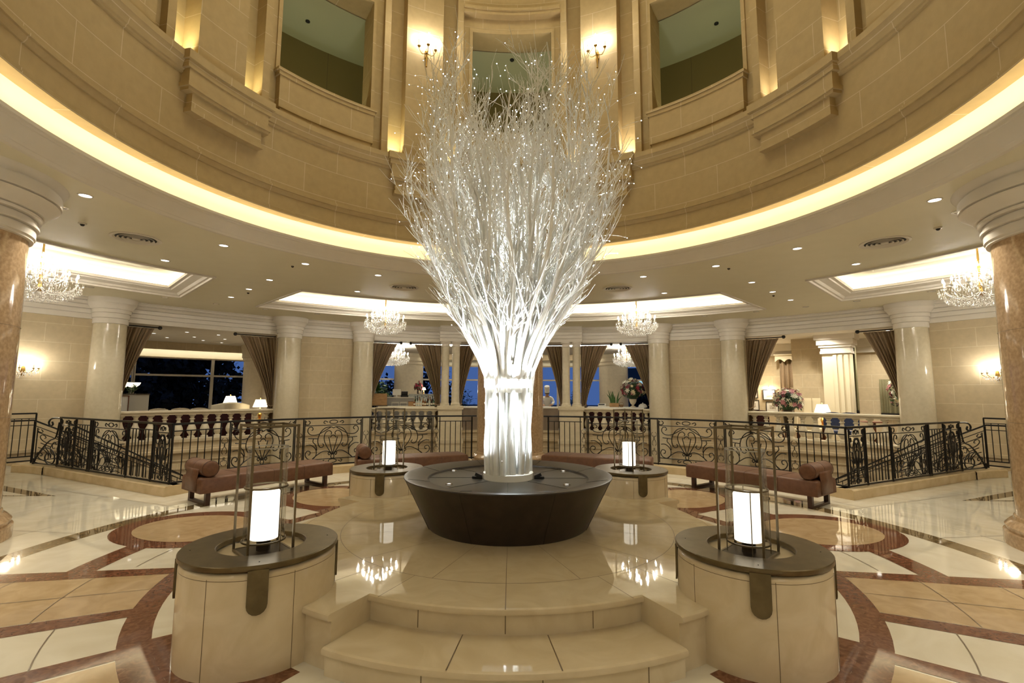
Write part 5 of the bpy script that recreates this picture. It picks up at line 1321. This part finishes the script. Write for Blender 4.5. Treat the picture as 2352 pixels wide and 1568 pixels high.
# local +Y is towards the viewer (inward); figure 1.68 m, head bowed
V = [(0, 0, .92, .15, .12), (0, .01, 1.10, .145, .11), (0, .04, 1.28, .165, .115), (0, .08, 1.40, .12, .09), (0, .11, 1.46, .055, .055), (0, .15, 1.53, .075, .085), (0, .17, 1.60, .082, .092),
     (-.18, .07, 1.37, .062), (-.24, .12, 1.20, .048), (-.16, .32, 1.12, .038), (-.12, .38, 1.10, .034), (.18, .07, 1.37, .062), (.24, .12, 1.20, .048), (.16, .32, 1.12, .038), (.10, .38, 1.10, .034),
     (-.09, 0, .80, .09), (-.10, .01, .48, .062), (-.10, -.01, .09, .045), (-.10, .10, .045, .040), (.09, 0, .80, .09), (.10, .01, .48, .062), (.10, -.01, .09, .045), (.10, .10, .045, .040)]
ED = [(0, 1), (1, 2), (2, 3), (3, 4), (4, 5), (5, 6), (3, 7), (7, 8), (8, 9), (9, 10), (3, 11), (11, 12), (12, 13), (13, 14), (0, 15), (15, 16), (16, 17), (17, 18), (0, 19), (19, 20), (20, 21), (21, 22)]
body = skin_body('body', V, ED, M_SKIN, t)
J = [(0, 0, .86, .175, .14), (0, .01, 1.10, .165, .13), (0, .04, 1.28, .18, .13), (0, .075, 1.40, .13, .10), (-.19, .07, 1.37, .075), (-.25, .12, 1.20, .060), (-.17, .30, 1.125, .050), (.19, .07, 1.37, .075), (.25, .12, 1.20, .060), (.17, .30, 1.125, .050)]
skin_body('jacket', J, [(0, 1), (1, 2), (2, 3), (3, 4), (4, 5), (5, 6), (3, 7), (7, 8), (8, 9)], M_JACKET, t)
T = [(0, 0, .90, .16, .13), (-.09, 0, .78, .105), (-.10, .01, .48, .075), (-.10, -.01, .10, .065), (.09, 0, .78, .105), (.10, .01, .48, .075), (.10, -.01, .10, .065)]
skin_body('trousers', T, [(0, 1), (1, 2), (2, 3), (0, 4), (4, 5), (5, 6)], M_TROUSER, t)
hd = Matrix.Translation((0, .165, 1.575)) @ Matrix.Rotation(R_(-28), 4, 'X')
m = MB()
for sx in (-1, 1):
    for k in range(5):     # fingers curled on the counter
        x0 = sx * .11 + (k - 2) * .014; L = (.055, .07, .075, .07, .045)[k] if k < 4 else .045
        m.tube(cr([(x0, .39, 1.10), (x0 * .98, .39 + L * .6, 1.105), (x0 * .96, .39 + L, 1.085)], 3), [.009] * 3 + [.008] * 3 + [.006], 6)
m.build('fingers', M_SKIN, body)
m = MB(); pts = [(.0, .092, .0), (.0, .112, -.015), (0, .09, -.025)]; m.tube([tuple(hd @ Vector(p)) for p in pts], [.008, .014, .008], 6)
for sx in (-1, 1): p = hd @ Vector((sx * .083, 0, -.01)); m.ball(tuple(p), .022, sc=(.5, .8, 1.3))
m.build('nose_and_ears', M_SKIN, body)
m = MB()
for sx in (-1, 1): m.ball(tuple(hd @ Vector((sx * .033, .083, .018))), .010)
m.tube([tuple(hd @ Vector((x, .088, -.05))) for x in (-.025, 0, .025)], .004, 5); m.build('eyes_and_mouth', M_HAIR, body)
m = MB(); m.lathe([(.088, .0), (.094, .045), (.080, .06), (.0, .06)], seg=22); hr = m.build('hair', M_HAIR, t); hr.matrix_local = hd @ Matrix.Translation((0, -.012, -.005))
m = MB(); m.lathe([(.098, 0), (.098, .10), (.104, .12), (.108, .20), (.098, .25), (.05, .27), (0, .275)], seg=26); ht = m.build('hat', M_JACKET, t); ht.matrix_local = hd @ Matrix.Translation((0, -.012, .045))

# ------------------------------------------------------------------ the room on the far right
m = MB(); m.sweep([(18.5, 0), (18.5, ZR)], 33, 40, 6, 0, False, 18.5); m.arc(16.5, 18.6, 38.9, 42.6, 0, ZR, 0, 3); m.sweep([(18.0, 0), (18.0, ZR)], 43, 60, 10, 0, False, 18.0)
S(m.build('wall_back_right', M_STONE, smooth=0))
m = MB(); m.arc(17.75, 18.0, 44.5, 60, 3.3, ZR, 0, 8); m.arc(17.85, 18.0, 44.5, 60, 3.1, 3.3, 0, 8); m.arc(18.2, 18.5, 33.2, 38.9, 3.32, ZR, 0, 6); m.arc(18.3, 18.5, 33.2, 38.9, 3.15, 3.32, 0, 6); S(m.build('trim_17', M_WHITE, smooth=0))
x, y, _ = P(15.75, 44.2, 0); t = thing('square_pier', 'pale fluted square pier beyond the far right balustrade, right of the stone wall block', 'column', (x, y, 0), facing(43.4))
m = MB(); m.box(-.40, -.15, 0, .40, .35, 2.95)
for x0 in (-.03, .13, .29): m.box(x0 - .05, -.19, .1, x0 + .05, -.15, 2.9)
m.build('shaft', M_CREAMUP, t, smooth=0); m = MB()
for z0, z1, e in ((2.95, 3.03, .04), (3.03, 3.16, .02), (3.16, 3.24, .07), (3.24, 3.42, .12), (3.42, 3.6, .18)): m.box(-.40 - e, -.19 - e, z0, .40 + e, .39 + e, z1)
m.build('capital', M_WHITE, t, smooth=0)


def drape(name, label, r, a, b, z0, z1, mm, folds=5):
    t = thing(name, label, 'curtain', (0, 0, 0)); m = MB(); rows = []
    for z in (z0, z0 + .12, (z0 + z1) / 2, z1): rows.append([P(r + .05 * math.sin(i / 40 * folds * 2 * pi), a + (b - a) * i / 40, z) for i in range(41)])
    m.grid(rows); c = m.build('cloth', mm, t, smooth=80); c.modifiers.new('thick', 'SOLIDIFY').thickness = .006
    m = MB(); m.arc(r - .06, r - .045, a, b, z0, z0 + .10, 0, 4); m.build('hem_band', M_DARK, t, smooth=0)


drape('tall_drape', 'tall narrow dark drape beside the pale fluted pier on the far right', 16.6, 44.6, 45.6, .95, 3.2, M_CURTD, 3)
drape('doorway_curtain', 'greenish curtain filling the doorway behind the hanging blossoms on the far right', 17.85, 46.9, 49.8, .85, 2.12, M_CURTD, 6)
drape('niche_drape', 'plain brown drape hanging under the scalloped pelmet on the far right', 18.3, 36.6, 38.7, .6, 3.0, M_CURT, 4)
t = thing('pelmet', 'pale scalloped pelmet over the brown drape, between the left curtain and the stone block', 'pelmet', (0, 0, 0))
m = MB(); rows = [[], [], [], []]
for i in range(31):
    u = i / 30; a = 36.2 + 2.6 * u; zb = 2.86 + .12 * abs(math.sin(u * 2.5 * pi)); rows[0].append(P(18.1, a, 3.15)); rows[1].append(P(18.1, a, zb)); rows[2].append(P(18.2, a, zb)); rows[3].append(P(18.2, a, 3.15))
m.grid(rows); m.build('board', M_CREAMUP, t, smooth=0); m = MB(); m.arc(18.05, 18.3, 36.1, 38.85, 3.13, 3.18, 0, 4); m.build('top_moulding', M_CREAMUP, t, smooth=0)
for (a, z), nm in (((33.3, 1.12), 'nearest the left curtain'), ((35.2, 1.55), 'below the glowing picture light'), ((35.5, 1.06), 'just left of the round bouquet'), ((33.2, 1.62), 'half hidden by the left curtain')):
    x, y, _ = P(18.47, a, z); picture((x, y, z), facing(a), .46, .42, 'black framed print on the far right back wall, %s' % nm)
x, y, _ = P(18.46, 35.2, 1.98); t = thing('picture_light', 'small glowing picture light above the framed prints on the far right', 'wall lamp', (x, y, 1.86), facing(35.2))
m = MB(); m.tube([(-.2, -.14, 0), (.2, -.14, 0)], .02, 8); m.build('tube', M_TABLESHADE, t); m = MB(); m.tube(cr([(0, 0, -.05), (0, -.06, .05), (0, -.14, .02)], 5), .008, 6); m.build('bracket', M_GOLD, t); light('picture_beam', 'POINT', (0, -.2, -.06), 14, WARM, t, .05)
t = thing('high_back_chair', 'tall cream high-backed chair between the round bouquet and the lit table lamp', 'chair', P(15.0, 41.75, 0), facing(41.75) + .2)
m = MB(); m.box(-.26, -.28, .2, .26, .24, .48); m.build('seat', M_CREAMUP, t, smooth=0)
for x0 in (-.25, .01): m = MB(); m.box(x0, .12, .48, x0 + .24, .22, 1.46); m.box(x0 + .02, .10, .55, x0 + .22, .12, 1.40); m.build('back_cushion', M_CREAMUP, t, smooth=0)
for sx in (-1, 1):
    for sy in (-1, 1): m = MB(); m.box(sx * .22 - .025, sy * .22 - .025, 0, sx * .22 + .025, sy * .22 + .025, .2); m.build('leg', M_CHAIRWOOD, t, smooth=0)
side_table(P(14.25, 43.4, 0), .60, 'round wooden table under the lit lamp behind the far right balustrade'); table_lamp(P(14.25, 43.4, .60), 'lit white table lamp with a gold base behind the far right balustrade', 1.12)
for (r, a), nm in (((13.95, 44.9), 'just right of the lit table lamp'), ((14.0, 46.6), 'farther right of the lamp')): chair(P(r, a, 0), facing(a) + pi, 'blue upholstered chair behind the far right balusters, %s' % nm, M_BLUE)
chair(P(14.0, 36.6, 0), facing(36.6) + pi, 'dark maroon chair behind the far right balusters, beside the left column', M_MAROON)
for (r, a), nm in (((14.8, 39.4), 'below the round bouquet'), ((14.2, 42.1), 'left of the gold lamp base')): chair(P(r, a, -.06), facing(a) + pi, 'pale chair glimpsed between the far right balusters, %s' % nm)
side_table(P(14.3, 48.6, 0), .80, 'dark wooden table behind the right part of the far right balustrade')

# ------------------------------------------------------------------ outside: terrace, trees and a distant block
m = MB(); m.sweep([(RG + .1, -.05), (75, -.4)], -75, 60, 40, 0, False); S(m.build('floor_terrace', M_TERR, smooth=0))


def tree_out(r, a, h, w_, label, seed, n=900, leaf=.32):
    rn = random.Random(seed); t = thing('garden_tree', label, 'tree', P(r, a, -.1), 0, 'dark trees outside the windows')
    m = MB(); m.tube([(0, 0, 0), (.05, 0, h * .35), (0, .08, h * .7)], [.16, .11, .05], 8)
    for k in range(7): b = 2 * pi * k / 7; m.tube([(.03, .02, h * (.3 + .04 * k)), (w_ * .4 * cos(b), w_ * .4 * math.sin(b), h * (.55 + .04 * k)), (w_ * .75 * cos(b), w_ * .75 * math.sin(b), h * (.72 + .03 * k))], [.06, .04, .015], 5)
    m.build('trunk', M_TRUNK, t)
    m = MB(); cl = [(Vector((w_ * rn.uniform(-.8, .8), w_ * rn.uniform(-.8, .8), h * rn.uniform(.12, .95))), w_ * rn.uniform(.3, .55)) for _ in range(18)]
    for i in range(n):
        c, q = rn.choice(cl); d = Vector((rn.gauss(0, 1), rn.gauss(0, 1), rn.gauss(0, .8))).normalized(); p = c + d * q * rn.random() ** .4; s_ = Vector((rn.gauss(0, 1), rn.gauss(0, 1), rn.gauss(0, 1))).normalized(); u = d.cross(s_).normalized(); L = leaf * rn.uniform(.5, 1)
        m.poly([tuple(p - s_ * L * .5), tuple(p + u * L * .3), tuple(p + s_ * L * .5), tuple(p - u * L * .3)])
    m.build('foliage', M_NIGHTLEAF, t, smooth=0, weld=False)


for i, (r, a, h, w_, nm) in enumerate(((25, -49.5, 4.6, 1.5, 'leftmost one'), (26, -46.0, 5.2, 1.7, 'behind the bowl pendants'), (24.5, -43.2, 4.8, 1.5, 'just left of the middle'), (27, -40.4, 5.6, 1.9, 'in the middle'), (25.5, -37.2, 5.0, 1.6, 'towards the right end'), (31, -44.5, 7, 2.6, 'taller, farther back on the left'), (32, -38.5, 7, 2.6, 'taller, farther back on the right'))):
    tree_out(r, a, h, w_, 'dark leafy tree outside the far left windows, %s' % nm, 30 + i, 1800, .5)
for i, (r, a, h, w_, nm) in enumerate(((36, -19.5, 2.6, 2.6, 'left of the round pier, beyond the bar'), (36, -11.2, 2.9, 2.2, 'right of the round pier, beyond the bar'), (38, -15.4, 2.5, 2.6, 'behind the round pier left of the branches'), (30, 18.6, 2.0, 1.6, 'behind the vase of flowers'))):
    tree_out(r, a, h, w_, 'low dark tree on the skyline at dusk, %s' % nm, 50 + i, 900, .45)
t = thing('office_block', 'dim distant block with small lit windows, seen above the vase of flowers', 'building', P(62, 19.0, -.3), facing(19.0))
m = MB(); m.box(-5.5, 0, 0, 5.5, 6, 5.2); m.build('facade', mat('dusk_facade', (.05, .075, .085), .7), t, smooth=0)
M_WIN = mat('far_window', (.3, .5, .5), .5, emit=(.45, .85, .95), estr=.55); rn = random.Random(4)
for i in range(16):
    x0, z0 = -5 + (i % 8) * 1.25, 1.6 + (i // 8) * 1.5
    if rn.random() < .7: m = MB(); m.box(x0, -.03, z0, x0 + .9, 0, z0 + .45); m.build('window', M_WIN, t, smooth=0)
t = thing('street_light', 'small bright white lights beyond the right end of the far left windows', 'street light', P(33, -36.6, -.3)); m = MB(); m.tube([(0, 0, 0), (0, 0, 2.3)], .03, 6); m.build('post', M_TRUNK, t); m = MB(); m.ball((-.16, 0, 2.38), .13); m.ball((.13, 0, 2.42), .12); m.build('globes', mat('street_globe', (1, 1, 1), .5, emit=(.85, .95, 1.0), estr=5), t)
